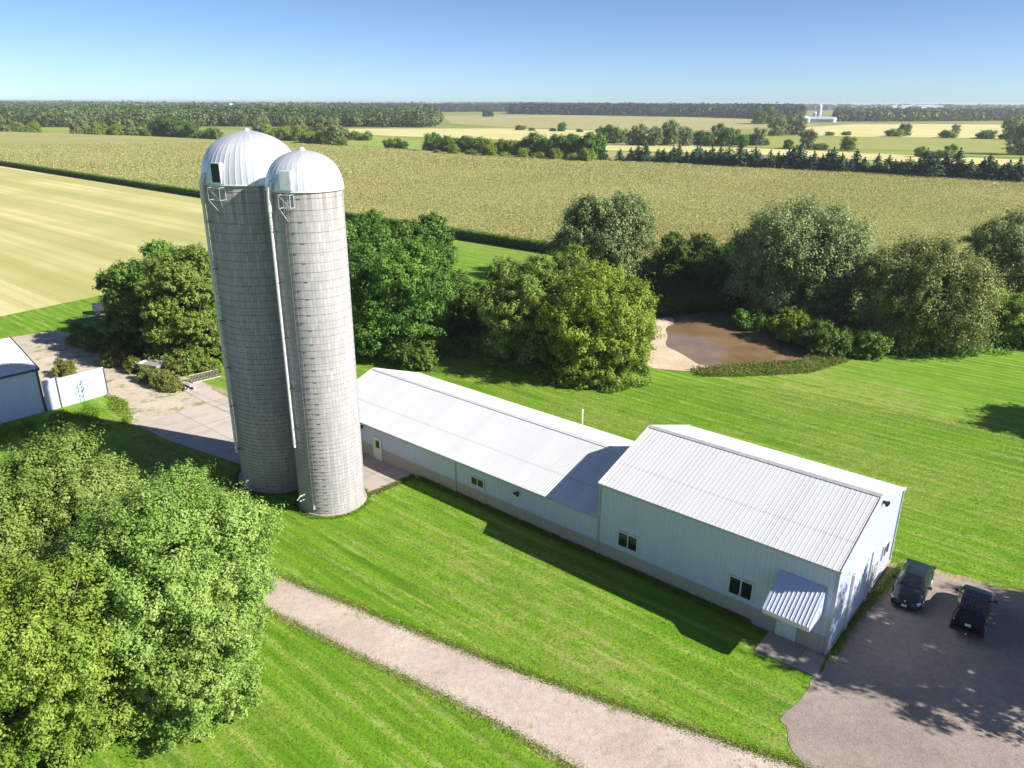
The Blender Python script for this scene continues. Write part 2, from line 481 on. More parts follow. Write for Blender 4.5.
def leaf_quads(c, nrm, size, aspect=0.62, droop=0.0):
    """pointed, slightly folded leaf (or leaf clump) faces"""
    N = len(c)
    t = rng.normal(size=(N, 3)); t[:, 2] -= droop
    nrm = unit(nrm)
    t = unit(t - nrm*(t*nrm).sum(1, keepdims=True))
    b = np.cross(nrm, t)
    s = size[:, None]
    fold = nrm*s*0.14
    V = np.empty((N, 4, 3))
    V[:, 0] = c - t*s*0.5
    V[:, 1] = c + b*s*aspect*0.5 - t*s*0.05 + fold
    V[:, 2] = c + t*s*0.5
    V[:, 3] = c - b*s*aspect*0.5 - t*s*0.05 + fold
    return V

def sphere_pts(n):
    return unit(rng.normal(size=(n, 3)))

def crown_cloud(lobes, leaf, dens=1.0, twig=0.16, droop=0.0, up=0.35, clump_n=None):
    """lobes: list of (centre, (rx, ry, rz)). every lobe carries twig clumps near its surface,
    every clump carries leaves; returns face array, tint, clump centres"""
    Vs, Ts, Cs = [], [], []
    L = [(np.array(c, float), np.array(r, float)) for c, r in lobes]
    for li, (c, r) in enumerate(L):
        rm = r.mean()
        rc = max(twig*rm*2.0, leaf*1.6)                     # clump radius
        nc = int(dens*4*PI*rm*rm/(rc*rc)*0.55)+6
        d = sphere_pts(nc)
        d[:, 2] = np.where(d[:, 2] < -0.6, -d[:, 2]*0.8, d[:, 2])
        rad = rng.uniform(0.55, 1.18, nc)
        cc = c + unit(d)*r*rad[:, None]
        # drop clumps buried deep in a neighbouring lobe
        keep = np.ones(nc, bool)
        for lj, (c2, r2) in enumerate(L):
            if lj != li: keep &= (((cc-c2)/r2)**2).sum(1) > 0.40
        cc = cc[keep]; dd = unit(d)[keep]
        if len(cc) == 0: continue
        Cs.append(cc)
        nl = clump_n or int(1.15*4*PI*rc*rc/(leaf*leaf*0.5)*0.42)+6
        K = len(cc)*nl
        q = sphere_pts(K)
        rr = rc*rng.uniform(0.35, 1.12, K)[:, None]*np.repeat(rng.uniform(0.6, 1.25, len(cc)), nl)[:, None]
        base = np.repeat(cc, nl, 0)
        sq = np.array([1, 1, 0.72 + droop*0.8])
        ax = unit(dd*0.7 + rng.normal(size=dd.shape)*0.45 + np.array([0, 0, 0.75 if not droop else -0.1]))
        axr = np.repeat(ax, nl, 0)
        o3 = q*rr*sq
        al = (o3*axr).sum(1, keepdims=True)
        P = base + o3*0.80 + axr*al*np.where(al > 0, 1.25, 0.3)
        if droop: P[:, 2] -= droop*rc*rng.uniform(0, 1, K)**2*1.2
        P[:, 2] = np.maximum(P[:, 2], 0.05)
        nr = q*0.75 + np.repeat(dd, nl, 0)*0.35 + rng.normal(size=(K, 3))*0.38 + np.array([0, 0, up])
        Vs.append(leaf_quads(P, nr, leaf*rng.uniform(0.65, 1.3, K), droop=droop*2))
        tl = rng.uniform(-0.20, 0.20)
        T = 0.5 + tl + np.repeat(rng.normal(0, 0.22, len(cc)), nl) + rng.normal(0, 0.17, K)
        Ts.append(np.clip(T, 0, 1))
    return np.concatenate(Vs), np.concatenate(Ts), np.concatenate(Cs)

def trunk_mesh(base, height, lobes, clumps, r0, ntwig=60, lean=(0, 0)):
    """trunk with limbs to every lobe and branches to some twig clumps"""
    mb = MB()
    fork = Vector((lean[0]*0.3, lean[1]*0.3, height*0.22))
    mb.tube([(0, 0, -0.2), (0.02, 0, 0.3), fork*0.6, fork], [r0*1.35, r0*1.05, r0*0.92, r0*0.85], 9)
    ends = []
    for c, r in lobes:
        c = Vector(c)
        mid = fork.lerp(c, 0.5) + Vector((random.uniform(-.3, .3), random.uniform(-.3, .3), 0.12*height*random.uniform(-.4, .8)))
        k = r0*random.uniform(0.35, 0.55)
        mb.tube([fork*0.9, fork.lerp(mid, 0.5), mid, c], [k*1.2, k, k*0.75, k*0.35], 6)
        ends.append((c, k, mid))
    idx = rng.permutation(len(clumps))[:ntwig]
    for i in idx:
        p = Vector(clumps[i])
        c, k, mid = min(ends, key=lambda e: (e[0]-p).length)
        s = mid.lerp(c, random.uniform(0.3, 1.0))
        m = s.lerp(p, 0.5) + Vector((random.uniform(-.2, .2), random.uniform(-.2, .2), random.uniform(-.1, .3)))
        mb.tube([s, m, p], [k*0.3, k*0.2, 0.015], 4, False)
    return mb

def auto_lobes(R, H, n, low=0.25, squash=1.0, seed=None, jitter=1.0):
    """lobes filling an uneven crown of radius R between low*H and H"""
    rs = random.Random(seed)
    out = []
    zc = H*(low+1)/2; rz = H*(1-low)/2
    out.append(((0, 0, zc*0.98), (R*0.55, R*0.55, rz*0.62)))
    if low < 0.09:                       # branches sweep down to the ground
        for i in range(5):
            a = 2*PI*i/5 + rs.uniform(-.3, .3); r = R*rs.uniform(.30, .40)
            out.append(((math.cos(a)*R*.58, math.sin(a)*R*.58, r*rs.uniform(.6, 1.0)), (r, r, r*.8)))
    for i in range(n):
        a = 2*PI*(i*0.618) + rs.uniform(-.25, .25)*jitter
        t = (i+0.5)/n
        h = -0.75 + 1.55*t
        w = math.sqrt(max(0.05, 1-h*h))
        k = rs.uniform(0.30, 0.46)
        d = max(0, 1-k*0.95)*rs.uniform(0.86, 1.1)
        r = R*k
        out.append(((math.cos(a)*w*R*d, math.sin(a)*w*R*d*squash, zc + h*rz*(1-k*0.5)),
                    (r*rs.uniform(.85, 1.2), r*rs.uniform(.85, 1.2), r*rs.uniform(.7, .95))))
    return out

def make_tree(name, loc, R, H, mat, label, cat='tree', group=None, leaf=0.28, n=11, low=0.22, droop=0.0,
              dens=1.0, seed=1, r0=None, bark='bark', twig=0.16, squash=1.0, lobes=None, up=0.35, ntwig=50, nl=None, rz=0.0):
    root = empty(name, loc, rz, label, cat, group)
    lobes = lobes or auto_lobes(R, H, n, low, squash, seed)
    V, T, C = crown_cloud(lobes, leaf, dens, twig, droop, up, nl)
    quads_obj('crown', V, M[mat] if isinstance(mat, str) else mat, T, root)
    trunk_mesh((0, 0, 0), H, lobes, C, r0 or R*0.055, ntwig).build('trunk', M[bark], root)
    return root

def sheet(name, pts, z, mat, kind='structure', sub=None):
    """flat ground sheet from an outline; the outline is resampled and roughened a little"""
    P = [Vector((p[0], p[1])) for p in pts]
    if sub:
        Q = []
        for i, a in enumerate(P):
            b = P[(i+1) % len(P)]
            nn = max(1, min(60, int((b-a).length/sub[0])))
            for k in range(nn):
                q = a.lerp(b, k/nn)
                j = sub[1]
                Q.append(q + Vector((random.uniform(-j, j), random.uniform(-j, j))))
        P = Q
    from mathutils.geometry import tessellate_polygon
    V3 = [Vector((p.x, p.y, 0)) for p in P]
    tris = tessellate_polygon([V3])
    me = bpy.data.meshes.new(name)
    fs = []
    for t in tris:
        a, b, c = (V3[i] for i in t)
        fs.append(t if (b-a).cross(c-a).z > 0 else t[::-1])
    me.from_pydata([(p.x, p.y, z) for p in P], [], fs)
    me.materials.append(mat)
    o = bpy.data.objects.new(name, me)
    COL.objects.link(o)
    o['kind'] = kind
    return o

def smooth_outline(pts, it=2):
    P = [Vector((p[0], p[1])) for p in pts]
    for _ in range(it):
        Q = []
        for i, a in enumerate(P):
            b = P[(i+1) % len(P)]
            Q += [a.lerp(b, 0.25), a.lerp(b, 0.75)]
        P = Q
    return P

def inside(px, py, poly):
    """vectorised point in polygon"""
    r = np.zeros(len(px), bool)
    n = len(poly)
    for i in range(n):
        x1, y1 = poly[i][0], poly[i][1]; x2, y2 = poly[(i+1) % n][0], poly[(i+1) % n][1]
        c = ((y1 > py) != (y2 > py))
        if y1 != y2: r ^= c & (px < (x2-x1)*(py-y1)/(y2-y1)+x1)
    return r

ONES = ['', 'first', 'second', 'third', 'fourth', 'fifth', 'sixth', 'seventh', 'eighth', 'ninth', 'tenth', 'eleventh', 'twelfth',
        'thirteenth', 'fourteenth', 'fifteenth', 'sixteenth', 'seventeenth', 'eighteenth', 'nineteenth']
TENS = {6: ('sixty', 'sixtieth'), 7: ('seventy', 'seventieth'), 8: ('eighty', 'eightieth'), 9: ('ninety', 'ninetieth'), 2: ('twenty', 'twentieth'), 3: ('thirty', 'thirtieth'), 4: ('forty', 'fortieth'), 5: ('fifty', 'fiftieth')}
def ordn(i):
    if i < 20: return ONES[i]
    t, o = divmod(i, 10)
    return TENS[t][1] if o == 0 else TENS[t][0] + '-' + ONES[o]

# ================================================================== THE GROUND
def px(*pts): return [at(x, y) for x, y in pts]
sheet('ground', [(-9000, -400), (9000, -400), (9000, 9500), (-9000, 9500)], 0.0, M['ground'])

corn_near = Vector((6, 161.5)); cdir = Vector((0.753, -0.658)).normalized()
CN0 = corn_near - cdir*520; CN1 = corn_near + cdir*150
corn_poly = [CN0, CN1, Vector((250, 200)), Vector((400, 165)), at(1024, 182).xy, at(770, 171).xy, at(600, 162).xy, at(430, 154.5).xy, at(345, 150).xy, at(150, 141).xy, at(0, 137).xy, Vector((-640, 865)), Vector((-560, 640))]
hay_poly = [Vector((-76, 108)), Vector((-68.5, 120)), Vector((-59, 134)), Vector((-47, 158)), Vector((-30, 192.5)), CN0 + Vector((0, -1)), Vector((-560, 520)), Vector((-330, 240)), Vector((-160, 108))]
lawn_poly = [(-330, 232), (-160, 107), (-76, 110), (-68.5, 122), (-59, 136), (-47, 160), (-30, 193), (6, 161.5), (80, 97), (140, 44), (190, 10), (190, -120), (-330, -120)]
sheet('lawn', lawn_poly, 0.02, M['lawn'])
sheet('hay_field', hay_poly, 0.03, M['hay'])

# far fields, each a sheet of its own, all well beyond the corn
def far(name, mat, z, *pts): sheet(name, [at(*p) for p in pts], z, M[mat])
far('green_meadow', 'green_field', 0.05, (-60, 133), (0, 134.5), (60, 133.5), (160, 131), (260, 137), (345, 146), (430, 150), (700, 163), (700, 157), (600, 149), (440, 141), (300, 133), (100, 129), (-60, 128))
far('pale_field', 'pale_field', 0.08, (268, 131.5), (330, 130), (500, 128.5), (640, 130.5), (760, 135), (690, 146), (600, 144), (480, 139), (390, 137), (330, 134))
far('tan_field', 'tan_field', 0.08, (440, 116.5), (520, 114.5), (700, 115.5), (790, 119.5), (820, 123), (770, 126), (700, 129), (600, 129.5), (500, 127), (450, 124))
far('brown_strip', 'tan_field', 0.12, (560, 150), (640, 152), (760, 154), (900, 160), (840, 164), (700, 160), (600, 156))
far('pale_strip', 'pale_field', 0.10, (590, 144.5), (760, 147), (900, 152), (1040, 157), (1040, 163), (900, 159), (760, 153), (600, 149.5))
far('pale_meadow', 'pale_field', 0.11, (768, 132.5), (790, 126), (850, 122), (950, 121), (1080, 122), (1080, 136), (950, 135), (850, 134.5))
far('olive_field', 'olive_field', 0.12, (760, 146), (760, 135), (850, 135), (950, 135.5), (1080, 137), (1080, 151), (960, 149), (850, 147.5))
far('bright_strip', 'green_field', 0.15, (850, 148), (950, 149.5), (1080, 152), (1080, 156), (950, 153), (860, 151))

# pond with its banks
pond = smooth_outline([at(*p) for p in [(664, 326), (680, 321), (720, 319), (764, 322), (776, 332), (784, 345), (780, 356), (760, 363), (728, 366), (700, 365), (690, 358), (676, 350), (664, 345), (668, 336)]], 2)
sand = smooth_outline([at(*p) for p in [(626, 322), (652, 317), (690, 314), (770, 316), (800, 330), (806, 350), (796, 364), (760, 368), (726, 370), (690, 371), (655, 368), (636, 360), (640, 345), (630, 335)]], 2)
sheet('pond_mud', [p + Vector((0.0, 0)) for p in smooth_outline([at(*p) for p in [(640, 318), (690, 311), (776, 314), (806, 330), (812, 352), (800, 364), (770, 366), (740, 369), (700, 370), (660, 340)]], 2)], 0.040, M['mud'], sub=(0.8, 0.12))
sheet('sand_bank', smooth_outline([at(*p) for p in [(626, 322), (650, 318), (674, 316), (672, 326), (664, 338), (680, 352), (706, 364), (716, 369), (690, 371), (655, 368), (636, 362), (640, 345), (630, 335)]], 2), 0.046, M['sand'], sub=(0.8, 0.15))
sheet('pond_water', pond, 0.055, M['water'])

# farmyard ground
sheet('yard_dirt', smooth_outline([at(*p) for p in [(-60, 352), (0, 343), (50, 334), (100, 338), (125, 350), (160, 372), (200, 384), (236, 396), (236, 420), (205, 410), (165, 424), (140, 432), (126, 420), (112, 400), (95, 392), (40, 400), (-60, 420)]], 2), 0.026, M['dirt'], sub=(0.8, 0.2))
def slab(name, pts, z, h, mat):
    mb = MB()
    P = [Vector((p[0], p[1])) for p in pts]
    area = sum(P[i].x*P[(i+1) % len(P)].y - P[(i+1) % len(P)].x*P[i].y for i in range(len(P)))
    if area < 0: P = P[::-1]
    n = len(P)
    mb.add([(p.x, p.y, z) for p in P] + [(p.x, p.y, z+h) for p in P], [tuple(range(n, 2*n))] + [(i, (i+1) % n, n+(i+1) % n, n+i) for i in range(n)])
    o = mb.build(name, mat)
    o['kind'] = 'structure'
    return o
slab('concrete_apron', [at(*p) for p in [(138, 428), (203, 407.5), (232, 417.5), (262, 428), (262, 474), (240, 466), (200, 453), (163, 441)]], 0.0, 0.07, M['concrete'])
slab('concrete_path', [at(*p) for p in [(180, 391), (197, 384.5), (236, 404), (262, 414), (262, 426), (233, 416.5), (206, 405)]], 0.0, 0.06, M['concrete'])
slab('concrete_walk', [at(*p) for p in [(352, 450), (368, 455.5), (414.6, 476.5), (402, 483), (378, 494), (352, 494)]], 0.0, 0.07, M['pad'])
slab('concrete_pad', [at(*p) for p in [(756, 649), (771.5, 629.5), (829, 651), (818, 676)]], 0.0, 0.08, M['pad'])
sheet('dry_verge', smooth_outline([at(*p) for p in [(205, 386), (238, 396), (238, 404), (222, 399)]], 2), 0.034, M['verge'], sub=(0.6, .15))
sheet('walk_gravel', smooth_outline([at(*p) for p in [(352, 470), (392, 472), (398, 480), (380, 494), (352, 505)]], 2), 0.03, M['dirt'], sub=(0.6, .15))

up_ = [(268, 574), (310, 591), (356, 609), (400, 627), (450, 646), (516, 671)]
lo_ = [(395, 671), (330, 641), (264, 607)]
drive = [at(60, 500), at(150, 520)] + [at(*p) for p in up_] + [Vector((4.5, 32.3)), Vector((9, 30.2)), Vector((14.5, 27.6)), Vector((20, 24)), Vector((14, 18)), Vector((9, 23.2)), Vector((4.0, 27.3)), Vector((-1.5, 31.3))] + [at(*p) for p in lo_] + [at(140, 560), at(60, 540)]
def grow(P, d):
    out = []
    n = len(P)
    for i in range(n):
        a, b, c = (Vector((P[(i+k) % n][0], P[(i+k) % n][1])) for k in (-1, 0, 1))
        t = ((b-a).normalized() + (c-b).normalized()).normalized()
        out.append(b + Vector((-t.y, t.x))*d)
    return out
sheet('drive_verge', grow(drive, 0.32), 0.027, M['verge'], sub=(0.3, 0.16))
sheet('driveway', drive, 0.030, M['gravel'], sub=(0.35, 0.09))
sheet('parking_verge', smooth_outline([at(*p) for p in [(828, 655), (862, 606), (886, 562), (905, 556), (935, 566), (975, 576), (1040, 590), (1060, 610), (960, 640)]], 1), 0.034, M['verge'], sub=(0.5, 0.2))
park = [at(*p) for p in [(822, 672), (834, 655), (856, 630), (870, 603), (900, 588), (932, 572), (975, 580), (1040, 596)]] + [Vector((60, 46)), Vector((60, 18)), Vector((14, 18)), Vector((14, 31))]
sheet('parking_lot', park, 0.040, M['parking'], sub=(0.5, 0.14))

# ================================================================== CORN
def corn():
    h = 2.15
    mb = MB()
    P = [Vector((p[0], p[1])) for p in corn_poly]
    area = sum(P[i].x*P[(i+1) % len(P)].y - P[(i+1) % len(P)].x*P[i].y for i in range(len(P)))
    if area < 0: P = P[::-1]
    n = len(P)
    mb.add([(p.x, p.y, 0.02) for p in P] + [(p.x, p.y, h-0.35) for p in P],
           [tuple(range(n, 2*n))], mi=0)
    mb.add([(p.x, p.y, 0.02) for p in P] + [(p.x, p.y, h-0.35) for p in P],
           [(i, (i+1) % n, n+(i+1) % n, n+i) for i in range(n)], mi=1)
    o = mb.build('corn_crop', [M['corn_top'], M['corn_leaf']])
    tag(o, 'tall ripening corn with tan tassels filling the wide field behind the silos', 'corn field', kind='stuff')
    # leaves and tassels over the top, thick near the viewer
    K = 900000
    d = 150*(620/150.0)**rng.uniform(0, 1, K)
    a = rng.uniform(-0.66, 0.66, K)
    X = np.sin(a)*d; Y = np.cos(a)*d
    poly = [tuple(p) for p in P]
    keep = inside(X, Y, poly)
    X, Y, d = X[keep], Y[keep], d[keep]
    # snap to rows
    dv = np.array([cdir.x, cdir.y]); nv = np.array([-cdir.y, cdir.x])
    al = X*dv[0]+Y*dv[1]; ac = X*nv[0]+Y*nv[1]
    ac = np.round(ac/0.76)*0.76 + rng.normal(0, 0.10, len(ac))
    X = al*dv[0]+ac*nv[0]; Y = al*dv[1]+ac*nv[1]
    N = len(X)
    hh = 0.16*np.sin(X*0.05)*np.sin(Y*0.043) + rng.normal(0, 0.11, N)
    tas = rng.uniform(size=N) < 0.50
    c = np.stack([X, Y, h - 0.22 + hh + np.where(tas, 0.14, 0.0)], 1)
    size = rng.uniform(0.26, 0.52, N)*np.clip(d/260, 0.9, 1.5)
    nr = rng.normal(size=(N, 3)); nr[:, 2] = np.abs(nr[:, 2])*np.where(tas, 0.5, 1.2)
    V = leaf_quads(c, nr, size, 0.34)
    q = quads_obj('tassels', V[tas], M['tassel'], np.clip(rng.normal(.5, .25, tas.sum()), 0, 1), o)
    q['kind'] = 'stuff'
    q = quads_obj('corn_leaves', V[~tas], M['corn_flag'], np.clip(rng.normal(.6, .25, (~tas).sum()), 0, 1), o)
    q['kind'] = 'stuff'
    # the standing edge rows
    L = 560; K = 150000
    s = L*rng.uniform(0, 1, K)**1.0
    e0 = corn_near + cdir*110
    dep = np.abs(rng.normal(0, 0.8, K))-0.45
    zz = rng.uniform(0.05, 2.3, K)
    X = e0.x - cdir.x*s + nv[0]*dep; Y = e0.y - cdir.y*s + nv[1]*dep
    c = np.stack([X, Y, zz], 1)
    nr = rng.normal(size=(K, 3)); nr[:, 2] = np.abs(nr[:, 2])
    V = leaf_quads(c, nr, rng.uniform(0.35, 0.8, K), 0.26, droop=0.6)
    q = quads_obj('edge_leaves', V, M['corn_leaf'], np.clip(0.15+0.3*zz+rng.normal(0, .2, K), 0, 1), o)
    q['kind'] = 'stuff'
corn()

# ================================================================== WOODLAND (uncountable, far off)
def forest(name, label, poly, mat, spacing, R, H, size, nq, hvar=0.2, seed=3):
    xs = [p[0] for p in poly]; ys = [p[1] for p in poly]
    gx, gy = np.meshgrid(np.arange(min(xs), max(xs), spacing), np.arange(min(ys), max(ys), spacing))
    gx = gx.ravel() + rng.uniform(-.45, .45, gx.size)*spacing; gy = gy.ravel() + rng.uniform(-.45, .45, gy.size)*spacing
    k = inside(gx, gy, [tuple(p[:2]) for p in poly])
    gx, gy = gx[k], gy[k]
    N = len(gx)
    hs = H*(1 + rng.normal(0, hvar, N)*0.6 + 0.05*np.sin(gx*0.021)*np.sin(gy*0.017+1))
    rs = R*rng.uniform(0.75, 1.3, N)
    tt = np.clip(0.45 + 0.22*np.sin(gx*0.013+gy*0.008) + rng.normal(0, 0.22, N), 0, 1)
    K = N*nq
    b = np.repeat(np.stack([gx, gy, hs*0.50], 1), nq, 0)
    q = sphere_pts(K); q[:, 2] = np.where(q[:, 2] < -0.93, -q[:, 2], q[:, 2])
    rad = np.stack([rs, rs, hs*0.52], 1)
    P = b + q*np.repeat(rad, nq, 0)*rng.uniform(0.65, 1.08, K)[:, None]
    nr = q + rng.normal(size=(K, 3))*0.45 + np.array([0, 0, 0.25])
    V = leaf_quads(P, nr, size*rng.uniform(0.6, 1.3, K), 1.05)
    T = np.clip(np.repeat(tt, nq) + rng.normal(0, 0.18, K), 0, 1)
    o = quads_obj(name, V, M[mat], T)
    return tag(o, label, 'woodland', kind='stuff')
def pol(front, back): return [at(*p).xy for p in front] + [at(*p).xy for p in back[::-1]]
forest('woodland', 'mixed broadleaf woodland along the left horizon beyond the cornfield',
       pol([(-60, 130), (60, 130.5), (160, 130), (215, 128.5), (330, 128.5), (435, 128)], [(-60, 117), (60, 117.5), (200, 117), (330, 117), (400, 119), (440, 122)]),
       'wood_far', 11, 6.6, 18.0, 2.7, 90, 0.24)
forest('pine_wood', 'dark straight-edged wood behind the pale field on the right horizon',
       pol([(505, 114.2), (600, 115), (700, 116), (800, 118.5)], [(520, 111), (640, 111.5), (800, 112.5)]),
       'wood_dark', 13, 7.5, 23, 4.5, 46, 0.14)
forest('roadside_wood', 'lighter green wood stretching right from the distant white farm',
       pol([(834, 119.5), (905, 119), (1000, 117.5), (1090, 118)], [(834, 114.5), (905, 114), (1000, 113), (1090, 113)]),
       'wood_far', 13, 7.0, 17, 4.2, 48, 0.2)
forest('distant_wood', 'thin dark strip of woods on the skyline left of centre',
       pol([(330, 113.2), (430, 112.6), (520, 111.6), (520, 110.0)], [(330, 110.4), (430, 110.2), (500, 109.6)]),
       'wood_dark', 15, 8, 17, 5, 36, 0.3)
forest('hazy_woods', 'hazy blue-green woods running along the whole skyline',
       [(-3900, 3300), (-1500, 3300), (0, 3400), (1900, 3200), (3900, 2900), (4600, 3800), (-4600, 4200)],
       'wood_far', 62, 34, 15, 22, 26, 0.35)

def hills():
    # low rolling land with woods at the skyline: one terrain sheet
    nx, ny = 220, 14
    vs, fs = [], []
    for j in range(ny):
        t = j/(ny-1)
        for i in range(nx):
            x = -7600 + 15200*i/(nx-1)
            y = 4300 + 3600*t
            base = 30*math.sin(min(1, t*1.2)*PI/2)
            z = base*(0.55 + 0.25*math.sin(x*0.0011+1.2) + 0.14*math.sin(x*0.0031+2.0*t) + 0.05*math.sin(x*0.011+7*t)) + random.uniform(-1.2, 1.2)*t
            if j == 0: z = -0.5
            vs.append((x, y, min(z, 30.5)))
    for j in range(ny-1):
        for i in range(nx-1): fs.append((j*nx+i, j*nx+i+1, (j+1)*nx+i+1, (j+1)*nx+i))
    mb = MB(); mb.add(vs, fs, True)
    m = mat_field('wooded_hills', (0.045, 0.075, 0.03), (0.07, 0.10, 0.045), (0.20, 0.20, 0.10), along=0.0006, across=0.0022, fine=0.01, s2=0.0012)
    mb.build('hills', m, kind='structure')
hills()

# ================================================================== MID-DISTANCE TREES
def proto_tree(name, R, H, mat, leaf, n, low, seed, nl, dens=1.0, droop=0.0, ntwig=14):
    lobes = auto_lobes(R, H, n, low, 1, seed)
    V, T, C = crown_cloud(lobes, leaf, dens, 0.2, droop, 0.35, nl)
    me = quads_obj('crown', V, M[mat], T, link=False)
    tb = trunk_mesh((0, 0, 0), H, lobes, C, R*0.06, ntwig)
    o = tb.build('trunk', M['bark']); tm = o.data
    bpy.data.objects.remove(o)
    return me, tm
def proto_conifer(seed, H=8.8, R=4.3, leaf=0.9, tiers=15):
    rs = np.random.default_rng(seed)
    c, nr, sz = [], [], []
    for t in range(tiers):
        f = t/(tiers-1)
        z = H*(0.05+0.92*f); r = R*(1-f)**0.5*rs.uniform(0.72, 1.18)*min(1, f*3+.6)+0.1
        nb = max(6, int(22*(1-f)+6))
        for b in range(nb):
            a = rs.uniform(0, 2*PI); rr = r*rs.uniform(0.85, 1.12)
            m = max(2, int(rr/0.42)+1)
            for k in range(m):
                g = (k+0.6)/m
                c.append((math.cos(a)*rr*g, math.sin(a)*rr*g, z - 0.28*rr*g + rs.uniform(-.2, .2)))
                nr.append((math.cos(a)*0.5+rs.normal()*.35, math.sin(a)*0.5+rs.normal()*.35, 0.9+rs.normal()*.3))
                sz.append(leaf*rs.uniform(0.6, 1.15))
    c, nr, sz = np.array(c), np.array(nr), np.array(sz)
    V = leaf_quads(c, nr, sz, 0.7)
    me = quads_obj('crown', V, M['needles'], np.clip(rs.normal(.5, .25, len(c)), 0, 1), link=False)
    tb = MB(); tb.tube([(0, 0, -0.1), (0, 0, H*0.4), (0, 0, H*0.93)], [0.2, 0.13, 0.03], 6)
    o = tb.build('trunk', M['bark']); tm = o.data; bpy.data.objects.remove(o)
    return me, tm
PR = {
    'round':  [proto_tree('r', 4.6, 10.0, 'leaf_green', 0.55, 9, 0.08, s, 26) for s in (1, 2, 3)],
    'yellow': [proto_tree('y', 4.0, 7.5, 'leaf_yellow', 0.55, 8, 0.04, s, 24) for s in (4, 5)],
    'grove':  [proto_tree('g', 5.0, 12.5, 'leaf_grey', 0.60, 9, 0.07, s, 22, 0.85) for s in (6, 7, 8)],
    'bush':   [proto_tree('b', 3.6, 4.6, 'leaf_olive', 0.5, 6, 0.0, s, 24) for s in (9, 10)],
    'dark':   [proto_tree('d', 5.2, 11.0, 'leaf_dark', 0.6, 9, 0.05, s, 26) for s in (11, 12)],
    'conifer': [proto_conifer(21), proto_conifer(22, 7.6, 4.7), proto_conifer(23, 9.8, 4.4), proto_conifer(24, 8.0, 3.7), proto_conifer(25, 8.6, 5.2)],
}
def mid(name, kind, x, y, s, label, group=None, cat='tree', sz=None):
    me, tm = random.choice(PR[kind])
    p = at(x, y)
    r = empty(name, (p.x, p.y, 0), random.uniform(0, 2*PI), label, cat, group)
    sz = sz or s*random.uniform(0.9, 1.12)
    r.scale = (s, s, sz)
    for nm, m in (('crown', me), ('trunk', tm)):
        o = bpy.data.objects.new(nm, m); COL.objects.link(o); o.parent = r
    return r

# hedgerow of broadleaf trees along the far edge of the corn, then the conifer row
hx = []
x = 432.0
while x < 598: hx.append(x); x += random.uniform(5.5, 9.5)
for i, x in enumerate(hx):
    y = 154 + (x-430)*0.050
    k = random.choice(['round', 'round', 'yellow', 'yellow', 'dark'])
    mid('hedgerow_tree', k, x, y, random.uniform(1.0, 1.35)*(0.9+0.25*(x-430)/170), '%s tree from the left in the leafy hedgerow behind the corn' % ordn(i+1), 'hedgerow trees behind the corn')
for i, x in enumerate([436, 452, 470, 488, 503, 521, 536, 554, 571, 586]):
    mid('hedgerow_bush', 'yellow' if i % 2 else 'bush', x, 156.2+(x-430)*0.050, random.uniform(0.75, 1.1), '%s low bush from the left at the foot of the hedgerow' % ordn(i+1), 'bushes at the foot of the hedgerow', 'bush')
cx = [601, 618, 629, 636, 643, 656, 668, 676, 684, 694, 703, 712, 722, 731, 743, 752, 762, 771, 780, 789, 797, 806, 815, 824, 834, 843, 852, 861, 874, 885, 897, 912, 921, 931, 941, 953, 966, 978, 990, 1004, 1013, 1021]
cx = sorted(cx + [(a+b)/2+random.uniform(-1.5, 1.5) for a, b in zip(cx, cx[1:]) if a > 650 and random.random() < 0.8])
for i, x in enumerate(cx):
    t = (x-600)/424
    y = 163 + 20.5*t**1.15 + random.uniform(-.7, .4)
    mid('conifer', 'conifer', x, y, random.uniform(0.80, 1.35), '%s conifer from the left in the dark row beyond the corn' % ordn(i+1), 'conifers in the row beyond the corn')
for i, (x, y) in enumerate([(868, 174.5), (868+4, 175), (629, 164)]):
    mid('hedge_bush', 'yellow', x, y, 0.6, ['yellow-green bush breaking the conifer row, left of the pair', 'yellow-green bush breaking the conifer row, right of the pair', 'small yellow-green bush at the left end of the conifer row'][i], None, 'bush')
# the grove in the pale field
gx = [599, 606, 613, 621, 630, 637, 645, 653, 660, 668, 675, 684, 692, 700, 708, 716, 724, 732, 741, 749, 757, 764]
for i, x in enumerate(gx):
    y = 143.2 + (x-600)*0.012 + random.uniform(-1.6, .8)
    mid('grove_tree', random.choice(['grove', 'grove', 'grove', 'bush', 'round']), x, y, random.uniform(0.75, 1.5), '%s tree from the left in the grey-green grove in the pale field' % ordn(i+1), 'trees of the grove in the pale field')
